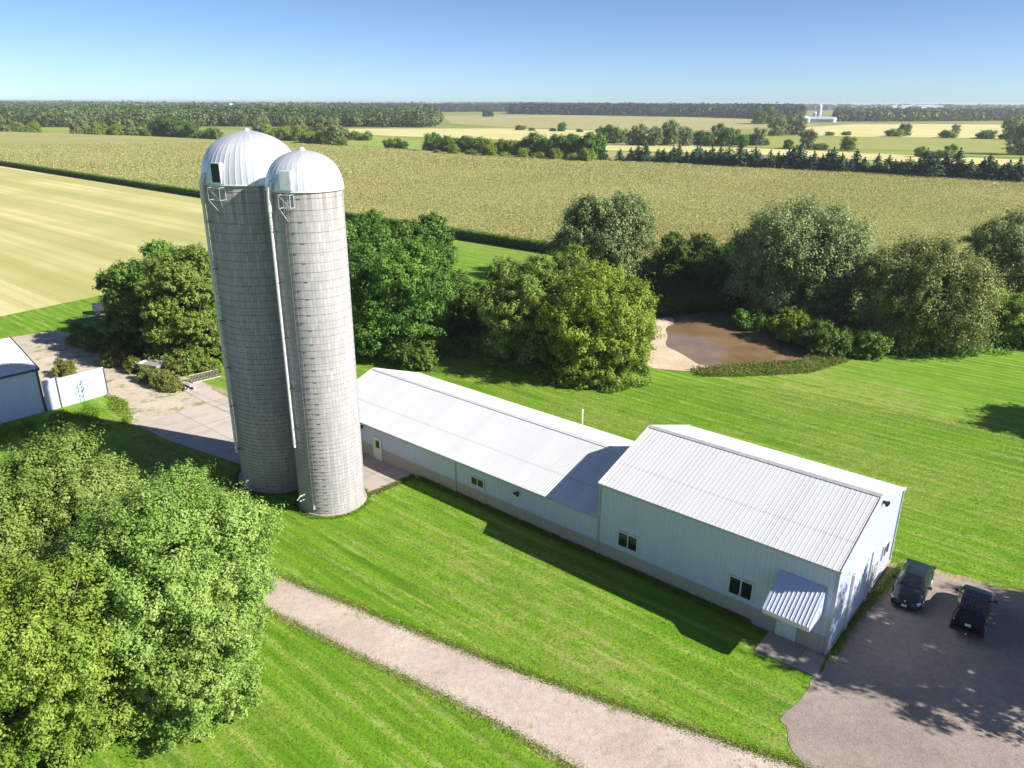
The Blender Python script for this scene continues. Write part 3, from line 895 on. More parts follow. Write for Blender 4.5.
# scattered bushes and trees, each where it stands
sc = [('bush', 519, 130, 1.25, 'rounded dark bush left in the brown strip before the tan field'), ('bush', 530, 130.6, .8, 'flat bush just right of the rounded dark bush'),
      ('bush', 551, 130.8, .8, 'low bush between two others on the far field edge'), ('round', 560, 131, .75, 'taller bush at centre of the far field edge'), ('bush', 578, 131.6, .8, 'last low bush on the far field edge before the grove'),
      ('dark', 569, 142, .50, 'lone dark round bush in the yellow field left of the grove'),
      ('round', 786, 147, .52, 'small round tree just right of the grove'), ('bush', 799, 147, .7, 'low bush between two small field trees'),
      ('grove', 805, 146.5, .85, 'tall slim tree standing alone right of the grove'), ('bush', 818, 147.5, 1.0, 'pair-like bush right of the tall slim tree'),
      ('yellow', 846, 148, .95, 'wide bright bush alone in the olive field'),
      ('grove', 774, 134, 1.25, 'leftmost of the wide grey trees below the distant farm'), ('grove', 785, 133, 1.3, 'middle one of the wide grey trees below the distant farm'), ('grove', 796, 133, 1.2, 'rightmost of the wide grey trees below the distant farm'),
      ('bush', 828, 133.5, .9, 'flat dark bush nearest right of the grey trees in pale meadow'), ('bush', 844.5, 133, .9, 'tiny round bush in the pale meadow left of the dark pair'),
      ('bush', 893, 134, 1.7, 'wide low dark bush in the pale meadow'), ('dark', 902, 133.5, .85, 'upright small tree beside the wide low dark bush'),
      ('bush', 946, 135, 1.6, 'brownish mound bush in the pale meadow'), ('grove', 953.5, 131, .65, 'thin pale sapling behind the brownish mound bush'), ('bush', 984, 135, 1.75, 'brown oval bush farthest right in the pale meadow'),
      ('grove', 1009, 136, 1.35, 'grey tall tree at the right edge of the pale meadow'), ('bush', 1004, 136, 1.2, 'low bush at the foot of the grey tall tree'),
      ('olive_big', 1019, 151.5, 1.35, 'broad spreading tree cut by the right picture edge'),
      ('yellow', 918, 154, .62, 'leftmost low bush of three in the green strip'), ('bush', 929, 154.5, .9, 'middle low bush of three in the green strip'), ('bush', 943, 155, 1.1, 'wider low bush of three in the green strip'), ('round', 948, 154, .55, 'upright bush right of the wider low bush'),
      ('round', 387, 151, .55, 'left half of the rounded bush group right of the silos'), ('yellow', 395, 151.5, .80, 'yellow-green bush of the rounded group right of the silos'), ('round', 402, 151.8, .5, 'rightmost bush of the rounded group right of the silos'),
      ('yellow', 428, 152, .8, 'bright bush at the very left end of the hedgerow'), ('bush', 365, 150, .45, 'small low bush left of the rounded group'),
      ('dark', 765, 122, 2.0, 'dark round tree left below the far wood'), ('round', 757, 122.5, 1.6, 'lighter round tree left of the dark round tree')]
for k, x, y, s, lab in sc:
    k = 'grove' if k == 'olive_big' else k
    mid('field_bush' if k in ('bush', 'yellow') else 'field_tree', k, x, y, s*1.4, lab, None, 'bush' if k in ('bush', 'yellow') else 'tree', sz=s*(0.85 if k == 'bush' else 1.25))
# dark tree cluster and scrub in front of the left woodland
for i, (x, y, s, k) in enumerate([(158, 139.5, 1.25, 'dark'), (166, 140, 1.45, 'dark'), (174, 140.5, 1.3, 'dark'), (183, 141, 1.0, 'round'), (192, 141.5, 1.1, 'round'), (201, 142, .95, 'yellow'), (209, 142.3, .8, 'round'), (217, 142.5, .9, 'yellow')]):
    mid('clump_tree', k, x, y, s*1.2, '%s tree from the left in the dark clump left of the domes' % ordn(i+1), 'trees of the clump left of the domes')
scr = []
for a, b, y0, y1 in ((76, 152, 137.5, 138.5), (0, 40, 134.5, 136.5), (258, 345, 139, 149), (262, 372, 135, 142)):
    x = a
    while x < b:
        scr.append((x, random.uniform(y0, y1) if a < 250 else y0 + (y1-y0)*(x-a)/(b-a) + random.uniform(-1.5, .5)))
        x += random.uniform(4.5, 7.5)
for i, (x, y) in enumerate(scr):
    mid('scrub_bush', random.choice(['bush', 'bush', 'yellow', 'grove']), x, y, random.uniform(1.0, 1.6), '%s bush from the left in the scrub beyond the corn' % ordn(i+1), 'scrub bushes beyond the corn', 'bush', sz=random.uniform(1.0, 1.6))
tall = [(484, 117, 1.6, 'tall rounded tree rising above the far skyline wood'), (489, 117, 1.2, 'second tree beside the tall skyline tree')]
for x, y, s, lab in tall: mid('field_tree', 'dark', x, y, s, lab)

# ================================================================== DISTANT FARM AND BUILDINGS
def farmstead():
    p = at(820, 120)
    r = empty('distant_barn', (p.x, p.y, 0), GRID, 'long low white barn beside the distant white tower silo', 'barn')
    mb = MB(); mb.box((0, 0, 2.5), (42, 14, 5)); mb.box((22, 22, 3), (12, 26, 6)); mb.build('wall', M['white_wall'], r)
    mb = MB(); mb.add([(-21.5, -8, 5.0), (21.5, -8, 5.0), (21.5, 0, 8.5), (-21.5, 0, 8.5), (-21.5, 8, 5.0), (21.5, 8, 5.0)], [(0, 1, 2, 3), (3, 2, 5, 4), (0, 3, 4), (1, 5, 2)])
    mb.add([(15.5, 8.5, 6.0), (15.5, 35.5, 6.0), (22, 35.5, 9.5), (22, 8.5, 9.5), (28.5, 8.5, 6.0), (28.5, 35.5, 6.0)], [(0, 1, 2, 3), (3, 2, 5, 4), (0, 3, 4), (1, 5, 2)])
    mb.build('roof', M['white_roof'], r)
    q = at(819.3, 119)
    r = empty('tower_silo', (q.x, q.y+14, 0), 0, 'slim white tower silo at the distant farm on the horizon', 'silo')
    mb = MB(); mb.tube([(0, 0, 0), (0, 0, 24)], 4.0, 20); mb.build('silo_wall', M['white_wall'], r)
    mb = MB(); mb.tube([(0, 0, 24), (0, 0, 26), (0, 0, 28)], [4.1, 3.0, 0.3], 20); mb.build('dome', M['dome'], r)
    q = at(812.3, 118.5)
    r = empty('low_silo', (q.x, q.y, 0), 0, 'short white silo left of the slim tower silo', 'silo')
    mb = MB(); mb.tube([(0, 0, 0), (0, 0, 12)], 3.4, 16); mb.build('silo_wall', M['white_wall'], r)
    mb = MB(); mb.tube([(0, 0, 12), (0, 0, 13.6), (0, 0, 14.6)], [3.5, 2.4, 0.3], 16); mb.build('dome', M['dome'], r)
farmstead()
def water_tower():
    p = at(230.5, 120)
    r = empty('water_tower', (p.x, p.y, 0), 0, 'tiny white water tower above the left woodland', 'water tower')
    mb = MB(); mb.tube([(0, 0, 0), (0, 0, 3), (0, 0, 17)], [2.6, 1.4, 1.4], 14); mb.build('stem', M['white_trim'], r)
    mb = MB(); mb.tube([(0, 0, 16.5), (0, 0, 18), (0, 0, 20.5), (0, 0, 23.5), (0, 0, 25), (0, 0, 25.6)], [1.4, 3.6, 4.8, 4.6, 2.6, 0.2], 20); mb.build('tank', M['white_trim'], r)
water_tower()
for x, y, L, h, lab in ((214, 113, 60, 8, 'flat white shed on the skyline left of the water tower'), (262, 108.5, 90, 12, 'white block right of the water tower on the skyline'), (205, 108, 60, 14, 'small white block on the far left skyline'),
                        (902, 108.3, 130, 13, 'pale blue-white warehouse leftmost on the right skyline'), (925, 108.3, 110, 13, 'long white warehouse in the middle of the right skyline'), (952, 107.8, 80, 10, 'small pale warehouse rightmost on the skyline')):
    p = at(x, y)
    r = empty('skyline_warehouse', (p.x, p.y, 0), 0.15, lab, 'warehouse')
    mb = MB(); mb.box((0, 0, h/2+3), (L, 40, h+6)); mb.build('wall', M['white_wall'], r)
    mb = MB(); mb.add([(-L/2-1, -21, h+6.0), (L/2+1, -21, h+6.0), (L/2+1, 0, h+9), (-L/2-1, 0, h+9), (-L/2-1, 21, h+6.0), (L/2+1, 21, h+6.0)], [(0, 1, 2, 3), (3, 2, 5, 4), (0, 3, 4), (1, 5, 2)])
    mb.build('roof', M['white_roof'], r)

# ================================================================== THE FARM BUILDING
L1, WD, H1, R1, H2, R2, L2 = 15.825, 12.58, 5.78, 7.84, 3.12, 5.28, 46.79
def ribbed(mb, p0, du, dn, length, bot, top, pitch, rh, rw, dv=Vector((0, 0, 1)), mi=0):
    """sheet from p0 along du, ribs standing out along dn, from bot(s) to top(s) along dv"""
    p0, du, dn, dv = Vector(p0), Vector(du).normalized(), Vector(dn).normalized(), Vector(dv).normalized()
    if not callable(bot): b0 = bot; bot = lambda s: b0
    if not callable(top): t0 = top; top = lambda s: t0
    prof = [(0.0, 0.0)]
    s = pitch*0.5
    while s < length - rw:
        prof += [(s-rw*.5, 0), (s-rw*.22, rh), (s+rw*.22, rh), (s+rw*.5, 0)]
        s += pitch
    prof.append((length, 0.0))
    vs, fs = [], []
    for s, h in prof:
        vs.append(p0 + du*s + dn*h + dv*bot(s)); vs.append(p0 + du*s + dn*h + dv*top(s))
    flip = du.cross(dv).dot(dn) < 0
    for i in range(len(prof)-1):
        f = (2*i, 2*i+2, 2*i+3, 2*i+1)
        fs.append(f[::-1] if flip else f)
    mb.add(vs, fs, False, mi)

def farm_building():
    B = empty('farm_building', (18.133, 35.818, 0), GRID, 'long white steel farm building with a low wing and a taller wing, beside the silos', 'farm building')
    X, Y, Z = Vector((1, 0, 0)), Vector((0, 1, 0)), Vector((0, 0, 1))
    # local x runs along the building away from the parking lot, local y points out of the front
    bandz = 1.2
    up = MB()   # upper white wall, front
    ribbed(up, (0, 0, 0), X, Y, L1, bandz+0.03, H1-0.02, 0.305, 0.022, 0.07)
    o = up.build('wall', M['white_wall'], B); o['label'] = 'tall white ribbed front wall in shade'
    up = MB(); ribbed(up, (L1, 0, 0), X, Y, L2-L1, bandz+0.03, H2-0.02, 0.305, 0.022, 0.07)
    o = up.build('wall', M['white_wall'], B); o['label'] = 'low white ribbed front wall of the long wing'
    lo = MB(); ribbed(lo, (0, 0.012, 0), X, Y, L2, 0.0, bandz, 0.305, 0.022, 0.07)
    lo.build('lower_wall', M['beige_wall'], B)
    t = MB(); t.box((L2/2, 0.03, bandz+0.015), (L2, 0.07, 0.05)); t.build('band_trim', M['grey_trim'], B)
    gable = lambda s: H1 + (R1-H1)*(1-abs(s-WD/2)/(WD/2)) - 0.03
    # end wall towards the parking lot
    e = MB(); ribbed(e, (0, 0, 0), -Y, -X, WD, 0.25, gable, 0.305, 0.022, 0.07)
    o = e.build('end_wall', M['white_wall'], B); o['label'] = 'sunlit white gable wall facing the parking lot'
    e = MB(); ribbed(e, (0, -WD, 0), X, -Y, L1, 0, H1-0.02, 0.305, 0.022, 0.07); ribbed(e, (L1, -12.2, 0), X, -Y, L2-L1, 0, H2-0.02, 0.305, 0.022, 0.07)
    e.build('rear_wall', M['white_wall'], B)
    e = MB(); ribbed(e, (L1, 0, 0), -Y, X, WD, 2.6, gable, 0.305, 0.022, 0.07)
    g2 = lambda s: H2 + (R2-H2)*(1-abs(s-6.1)/6.1) - 0.03
    ribbed(e, (L2, 0, 0), -Y, X, 12.2, 0, g2, 0.305, 0.022, 0.07)
    o = e.build('end_wall', M['white_wall'], B); o['label'] = 'white gable pieces above the low roof and at the far end'
    f = MB(); f.box((-0.03, -WD/2, 0.125), (0.16, WD+0.1, 0.25)); f.build('foundation', M['pad'], B)

    def gable_roof(x0, x1, w, he, hr, ov, pitch, yc):
        s = (hr-he)/(w/2); ln = math.hypot(w/2+ov, (w/2+ov)*s)
        r = MB()
        for sg in (1, -1):
            d = Vector((0, sg, -s)).normalized()
            nrm = Vector((0, sg*s, 1)).normalized()
            ribbed(r, (x0, yc, hr+0.06), X, nrm, x1-x0, 0, ln, pitch, 0.017 if pitch > .25 else 0.014, 0.05, dv=d)
        # underside
        for sg in (1, -1):
            ye = yc+sg*(w/2+ov); ze = hr - (w/2+ov)*s
            a = [(x0, yc, hr-0.04), (x1, yc, hr-0.04), (x1, ye, ze-0.04), (x0, ye, ze-0.04)]
            r.add(a, [(0, 1, 2, 3)] if sg < 0 else [(3, 2, 1, 0)])
        o = r.build('roof', M['white_roof'], B)
        c = MB()
        for sg in (1, -1):
            c.add([(x0-.02, yc, hr+0.125), (x1+.02, yc, hr+0.125), (x1+.02, yc+sg*.24, hr+0.115-.24*s), (x0-.02, yc+sg*.24, hr+0.115-.24*s)], [(0, 1, 2, 3) if sg > 0 else (3, 2, 1, 0)])
            c.add([(x0-.02, yc+sg*.24, hr+0.115-.24*s), (x1+.02, yc+sg*.24, hr+0.115-.24*s), (x1+.02, yc+sg*.24, hr+0.06-.24*s), (x0-.02, yc+sg*.24, hr+0.06-.24*s)], [(0, 1, 2, 3) if sg > 0 else (3, 2, 1, 0)])
        c.build('ridge_cap', M['grey_trim'] if x0 < 1 else M['white_trim'], o)
        for sg in (1, -1):
            ye = yc+sg*(w/2+ov); ze = hr - (w/2+ov)*s
            tr = MB(); tr.bar((x0, ye, ze-0.01), (x1, ye, ze-0.01), 0.05, 0.15); tr.build('eave_trim', M['grey_trim'], o)
        tr = MB()
        for sg in (1, -1):
            ye = yc+sg*(w/2+ov); ze = hr - (w/2+ov)*s
            for xx in (x0, x1):
                tr = MB(); tr.bar((xx, yc, hr+0.03), (xx, ye, ze+0.03), 0.06, 0.17); tr.build('rake_trim', M['white_trim'], o)
        return o
    o = gable_roof(-0.12, L1+0.12, WD, H1, R1, 0.14, 0.305, -WD/2); o['label'] = 'tall white ribbed roof over the near wing'
    o = gable_roof(L1+0.20, L2+0.12, 12.2, H2, R2, 0.14, 0.23, -6.1); o['label'] = 'long low white roof with finer ribs'
    for x, y, h in ((0, 0, H1), (0, -WD, H1), (L1, 0, H1), (L2, 0, H2), (L1, -WD, H1)):
        tr = MB(); tr.box((x+(0.02 if x > 1 else -0.02), y+(0.025 if y == 0 else -0.025), h/2-0.02), (0.14, 0.13, h-0.04)); tr.build('corner_trim', M['grey_trim'], B)
    s = MB(); s.box((29.68, 0.045, 1.55), (0.09, 0.08, 3.0)); s.build('downspout', M['grey_trim'], B)

    def window(x, z0, z1, w, face='front'):
        c = (z0+z1)/2; h = z1-z0
        m = MB()
        if face == 'front': P = lambda a, d, z: (x+a, d, z); S = lambda a, d, z: (a, d, z)
        else: P = lambda a, d, z: (-d, x+a, z); S = lambda a, d, z: (d, a, z)
        for a in (-w/2, w/2): m.box(P(a, 0.06, c), S(0.07, 0.09, h+0.07))
        m.box(P(0, 0.055, c), S(0.05, 0.07, h-0.07))
        for z in (z0, z1): m.box(P(0, 0.062, z), S(w-0.075, 0.09, 0.07))
        fr = m.build('window', M['white_trim'], B)
        for sg in (-1, 1):
            g = MB(); g.box(P(sg*w/4, 0.035, c), S(w/2-0.11, 0.02, h-0.08)); g.build('pane', M['glass'], fr)
    window(13.45, 1.62, 2.72, 1.5); window(5.38, 1.58, 2.80, 1.5); window(27.26, 1.60, 2.30, 1.35)
    window(-10.5, 1.55, 2.55, 1.25, 'end')

    def door(x, z0, h, w, face='front', glass=True, label=None):
        if face == 'front': P = lambda a, d, z: (x+a, d, z); S = lambda a, d, z: (a, d, z)
        else: P = lambda a, d, z: (-d, x+a, z); S = lambda a, d, z: (d, a, z)
        m = MB()
        m.box(P(0, 0.045, z0+h/2), S(w, 0.05, h))
        dr = m.build('door', M['door_white'], B)
        if label: dr['label'] = label
        m = MB()
        for a in (-w/2-0.05, w/2+0.05): m.box(P(a, 0.055, z0+h/2+.02), S(0.1, 0.10, h+.04))
        m.box(P(0, 0.056, z0+h+0.05), S(w-0.005, 0.10, 0.1))
        m.build('frame', M['white_trim'], dr)
        if glass:
            m = MB(); m.box(P(-0.04, 0.078, z0+h*0.72), S(w*0.5, 0.02, h*0.33)); m.build('pane', M['glass'], dr)
        m = MB(); m.bar(P(w*0.38, 0.08, z0+h*0.47), P(w*0.38, 0.15, z0+h*0.47), 0.04, 0.04); m.box(P(w*0.34, 0.15, z0+h*0.47), S(0.12, 0.03, 0.035)); m.build('handle', M['galv'], dr)
    door(39.3, 0.07, 2.1, 0.95, label='white door with a dark pane at the low end near the silos')
    door(2.35, 0.1, 2.0, 1.0, glass=False, label='plain pale door under the awning')
    # big sectional door in the gable wall
    m = MB()
    for k in range(5): m.box((-0.05, -4.9, 0.28+0.72*k+0.36), (0.07, 3.6, 0.70))
    od = m.build('overhead_door', M['white_wall'], B)
    m = MB()
    for yy in (-3.04, -6.76): m.box((-0.09, yy, 2.05), (0.18, 0.12, 3.85))
    m.box((-0.09, -4.9, 4.0), (0.178, 3.6, 0.12)); m.build('frame', M['white_trim'], od)
    door(-8.2, 0.12, 2.05, 0.95, 'end', False, 'walk-in door in the sunlit gable wall')
    # lamps
    for (px_, py_, pz, out) in ((23.15, 0, 2.45, (0, 1)), (-0.02, -7.2, 7.05, (-1, 0)), (41.3, 0, 2.75, (0, 1))):
        l = MB(); o3 = Vector((out[0], out[1], 0))
        p = Vector((px_, py_, pz))
        l.bar(p, p+o3*0.14, 0.16, 0.16)
        sd_ = Vector((-out[1], out[0], 0))
        for sg in (-1, 1):
            a = p+o3*0.14+sd_*sg*0.05; b = a+o3*0.16+sd_*sg*0.15+Vector((0, 0, -0.06))
            l.tube([a, a.lerp(b, .4), b], [0.04, 0.09, 0.12], 8)
        l.build('wall_lamp', M['black'], B)
    # awning
    aw = MB()
    x0, x1 = 0.52, 3.14; zt, zo, wo_ = 4.45, 3.02, 2.15
    d = Vector((0, wo_, zo-zt)); ln = d.length; nrm = Vector((0, -(zo-zt), wo_)).normalized()
    ribbed(aw, (x0, 0.04, zt), X, nrm, x1-x0, 0, ln, 0.23, 0.03, 0.07, dv=d.normalized())
    aw.add([(x0, 0.04, zt-.05), (x1, 0.04, zt-.05), (x1, wo_+.04, zo-.05), (x0, wo_+.04, zo-.05)], [(0, 1, 2, 3)])
    a = aw.build('awning', M['white_wall'], B)
    m = MB()
    for xx in (x0-0.025, x1+0.025):
        m.add([(xx-.015, 0.04, zt), (xx-.015, wo_+.04, zo), (xx-.015, wo_+.04, zo-.28), (xx-.015, 0.04, zo-.28),
               (xx+.015, 0.04, zt), (xx+.015, wo_+.04, zo), (xx+.015, wo_+.04, zo-.28), (xx+.015, 0.04, zo-.28)],
              [(0, 3, 2, 1), (4, 5, 6, 7), (0, 1, 5, 4), (1, 2, 6, 5), (2, 3, 7, 6), (3, 0, 4, 7)])
    m.build('side_panel', M['white_wall'], a)
    m = MB(); m.box(((x0+x1)/2, wo_+0.06, zo-0.14), (x1-x0-0.03, 0.03, 0.27)); m.build('fascia', M['white_trim'], a)
farm_building()
v = MB(); v.tube([(0, 0, 0), (0, 0, 4.15)], 0.085, 12); v.tube([(0, 0, 4.15), (0, 0, 4.2), (0, 0, 4.36)], [0.12, 0.12, 0.02], 12)
U = Vector((math.cos(GRID), math.sin(GRID))); VV = Vector((U.y, -U.x))
p = Vector((18.133, 35.818)) + U*26.5 + VV*12.95
o = v.build('vent_pipe', M['white_trim']); o.location = (p.x, p.y, 0)
tag(o, 'white standpipe rising behind the long low roof', 'pipe')

# ================================================================== SILOS
def silo(name, label, cx, cy, R, HC, HD, PZ, pipe_phi, ladder_phi, door_phi, door_open, lug_phis, seed, curb):
    root = empty(name, (cx, cy, 0), 0, label, 'silo')
    to = math.atan2(-cy, -cx)          # bearing towards the viewer; used only to say where fittings sit
    rs = random.Random(seed)
    n = 96
    me = bpy.data.meshes.new('silo_wall')
    NZ = 26
    vs = []; fs = []
    for j in range(NZ):
        for k in range(n+1):
            a = 2*PI*k/n
            vs.append((R*math.cos(a), R*math.sin(a), HC*j/(NZ-1)))
    for j in range(NZ-1):
        for k in range(n): fs.append((j*(n+1)+k, j*(n+1)+k+1, (j+1)*(n+1)+k+1, (j+1)*(n+1)+k))
    me.from_pydata(vs, [], fs)
    uv = me.uv_layers.new(name='UVMap')
    for l in me.loops:
        vi = l.vertex_index; k = vi % (n+1); j = vi//(n+1)
        uv.data[l.index].uv = (R*2*PI*k/n, HC*j/(NZ-1))
    me.materials.append(M['stave'])
    me.polygons.foreach_set('use_smooth', [True]*len(fs))
    o = bpy.data.objects.new('silo_wall', me); COL.objects.link(o); o.parent = root
    # dome
    prof = [(1.028, -0.02), (1.028, 0.0), (1.02, 0.10), (1.0, 0.22), (0.97, 0.34), (0.925, 0.46), (0.86, 0.58), (0.77, 0.69), (0.65, 0.79), (0.52, 0.865), (0.38, 0.92), (0.2, 0.965), (0.03, 1.0)]
    ns = 52 if R > 3 else 38
    m = MB(); uvs = []
    sub = 6
    nn = ns*sub
    V_, F_ = [], []
    for r, t in prof:
        for k in range(nn+1):
            a = 2*PI*k/nn
            g = 0.009 if k % sub == 0 else 0.0
            rr = R*r*(1 + g*min(1, r*1.5))
            V_.append((rr*math.cos(a), rr*math.sin(a), HC + (HD-HC)*t))
    for j in range(len(prof)-1):
        for k in range(nn): F_.append((j*(nn+1)+k, j*(nn+1)+k+1, (j+1)*(nn+1)+k+1, (j+1)*(nn+1)+k))
    me = bpy.data.meshes.new('dome'); me.from_pydata(V_, [], F_)
    uv = me.uv_layers.new(name='UVMap')
    for pl in me.polygons:
        k0 = pl.index % nn
        for li in pl.loop_indices:
            vi = me.loops[li].vertex_index; j = vi//(nn+1); k = vi % (nn+1)
            uv.data[li].uv = (k0//sub + 0.02 + 0.96*min(1, max(0, (k/sub - k0//sub))), prof[j][1]*3)
    me.materials.append(M['dome'])
    me.polygons.foreach_set('use_smooth', [True]*len(F_))
    me.set_sharp_from_angle(angle=math.radians(28))
    dome = bpy.data.objects.new('dome', me); COL.objects.link(dome); dome.parent = root
    m = MB(); m.tube([(0, 0, HD-0.10), (0, 0, HD+0.10), (0, 0, HD+0.16)], [0.30, 0.16, 0.02], 14); m.build('cap', M['galv'], dome)
    m = MB(); m.tube([(R*1.03*math.cos(2*PI*k/64), R*1.03*math.sin(2*PI*k/64), HC-0.02) for k in range(65)], 0.05, 6, False); m.build('rim', M['galv'], dome)
    # hatch in the dome foot
    def polar(phi, r, z): a = to+math.radians(phi); return Vector((r*math.cos(a), r*math.sin(a), z))
    a = to+math.radians(door_phi)
    rot = Matrix.Rotation(a, 3, 'Z')
    hh = 1.30 if R > 3 else 1.15; hw = 0.74
    c = polar(door_phi, R*0.955, HC+hh*0.5+0.16)
    m = MB()
    for sg in (-1, 1): m.box(c + rot @ Vector((0.10, sg*(hw/2+0.03), 0)), (0.42, 0.07, hh+0.1), rot)
    for zz in (-hh/2-0.02, hh/2+0.02): m.box(c + rot @ Vector((0.105, 0, zz)), (0.42, hw, 0.06), rot)
    hatch = m.build('hatch', M['galv'], dome)
    m = MB(); m.box(c + rot @ Vector((0.12 if door_open else 0.30, 0, 0)), (0.34 if door_open else 0.05, hw-0.01, hh-0.02), rot)
    m.build('opening' if door_open else 'door', M['black'] if door_open else M['galv'], hatch)
    # platform cage under the hatch
    m = MB()
    r0, r1 = R+0.03, R+0.62
    A = [polar(door_phi-8, r0, HC-0.15), polar(door_phi+9, r0, HC-0.15), polar(door_phi+8, r1, HC-0.15), polar(door_phi-7, r1, HC-0.15)]
    B_ = [polar(door_phi-8, r0, HC-1.0), polar(door_phi+9, r0, HC-1.0), polar(door_phi+8, r1, HC-1.0), polar(door_phi-7, r1, HC-1.0)]
    for q in (A, B_):
        for i in range(4): m.bar(q[i], q[(i+1) % 4], 0.028, 0.028)
    for i in range(4): m.bar(A[i], B_[i], 0.026, 0.026)
    m.bar(A[3], B_[2], 0.022, 0.022)
    m.bar(B_[3], polar(door_phi-3, r0, HC-1.9), 0.025, 0.025); m.bar(B_[2], polar(door_phi+5, r0, HC-1.9), 0.025, 0.025)
    m.build('platform', M['galv'], root)
    # hoops, closer together lower down where the load is
    z = 0.3; zs = []
    while z < HC-0.3:
        zs.append(z)
        t = z/HC
        z += 0.25 + 0.55*t**1.3
    zs = zs[:96]
    hm = MB(); hm.tube([(R*1.004*math.cos(2*PI*k/72), R*1.004*math.sin(2*PI*k/72), 0) for k in range(73)], 0.012, 5, False)
    pts = [math.radians(p_)+to for p_ in lug_phis]
    meshes = []
    for pa in pts:
        hb = MB(); hb.v = list(hm.v); hb.f = list(hm.f); hb.smooth = list(hm.smooth); hb.mi = list(hm.mi)
        for da in (0, 2*PI/3, 4*PI/3):
            rot2 = Matrix.Rotation(pa+da, 3, 'Z')
            hb.box(rot2 @ Vector((R+0.025, 0, 0)), (0.05, 0.20, 0.042), rot2)
        oo = hb.build('hoop', M['hoop']); meshes.append(oo.data); bpy.data.objects.remove(oo)
    for i, z in enumerate(zs):
        h = bpy.data.objects.new('hoop', meshes[i % len(meshes)]); COL.objects.link(h); h.parent = root; h.location = (0, 0, z)
    # filler pipe with gooseneck and standoffs
    m = MB()
    pr = 0.115
    m.tube([polar(pipe_phi, R+0.33, PZ), polar(pipe_phi, R+0.33, 8), polar(pipe_phi, R+0.33, 16), polar(pipe_phi, R+0.33, HC-1.4)], pr, 12)
    m.tube([polar(pipe_phi, R+0.33, HC-1.4), polar(pipe_phi+0.5, R+0.31, HC-0.5), polar(pipe_phi+1.5, R+0.30, HC+0.15), polar(pipe_phi+4, R+0.12, HC+0.62), polar(pipe_phi+8, R*0.94, HC+0.74)], [0.15, 0.165, 0.165, 0.15, 0.14], 12)
    pipe = m.build('filler_pipe', M['white_trim'], root)
    for z in (PZ+.3, 7.2, 10.4, 14.2, 18.2, 21.7):
        m = MB()
        m.bar(polar(pipe_phi, R-0.01, z), polar(pipe_phi, R+0.47, z), 0.05, 0.05)
        m.bar(polar(pipe_phi-2.6, R+0.33, z), polar(pipe_phi+2.6, R+0.33, z), 0.045, 0.09)
        m.bar(polar(pipe_phi+7, R+0.01, z), polar(pipe_phi, R+0.36, z), 0.035, 0.035)
        m.build('bracket', M['rust'], pipe)
    # ladder of narrow rungs
    if ladder_phi is not None:
        m = MB()
        for s in (-3.2, 3.2): m.tube([polar(ladder_phi+s, R+0.13, 1.0), polar(ladder_phi+s, R+0.13, HC-0.2)], 0.016, 5)
        z = 1.3
        while z < HC-0.3:
            m.bar(polar(ladder_phi-3.2, R+0.13, z), polar(ladder_phi+3.2, R+0.13, z), 0.02, 0.02); z += 0.38
        m.build('ladder', M['hoop'], root)
    # concrete footing ring
    m = MB(); k = 64
    if curb:
        o_, i_ = R+curb, R-0.05
        V_ = []
        for r, zz in ((i_, 0.20), (o_, 0.18), (o_+0.03, -0.05)):
            V_ += [(r*math.cos(2*PI*q/k), r*math.sin(2*PI*q/k), zz) for q in range(k)]
        F_ = [(j*k+q, (j+1)*k+q, (j+1)*k+(q+1) % k, j*k+(q+1) % k) for j in range(2) for q in range(k)]
        m.add(V_, F_, True); m.build('footing', M['pad'], root)
    return root, to, polar
silo('silo', 'wider silo with a black open hatch in its dome, left of the pair', -19.48, 58.66, 3.47, 24.4, 28.0, 3.1, -69, None, -42, True, (-30, -16, 4, 22), 1, 0.32)
rt, to, polar = silo('silo', 'narrower silo in front with a closed hatch box on its dome, right of the pair', -14.31, 53.88, 2.55, 24.37, 26.93, 5.7, -57, -30, -27, False, (-22, -10), 2, 0.12)
m = MB(); m.tube([polar(-50, 2.5, 1.75), polar(-54, 3.0, 1.62), polar(-57, 3.15, 1.3)], 0.055, 8); m.tube([polar(-50, 2.5, 1.35), polar(-56, 2.95, 1.15)], 0.05, 8); m.build('valve', M['white_trim'], rt)
m = MB(); m.box(polar(-34, 2.58, 0.75), (0.14, 0.12, 0.30), Matrix.Rotation(to, 3, 'Z')); m.build('meter_box', M['galv'], rt)
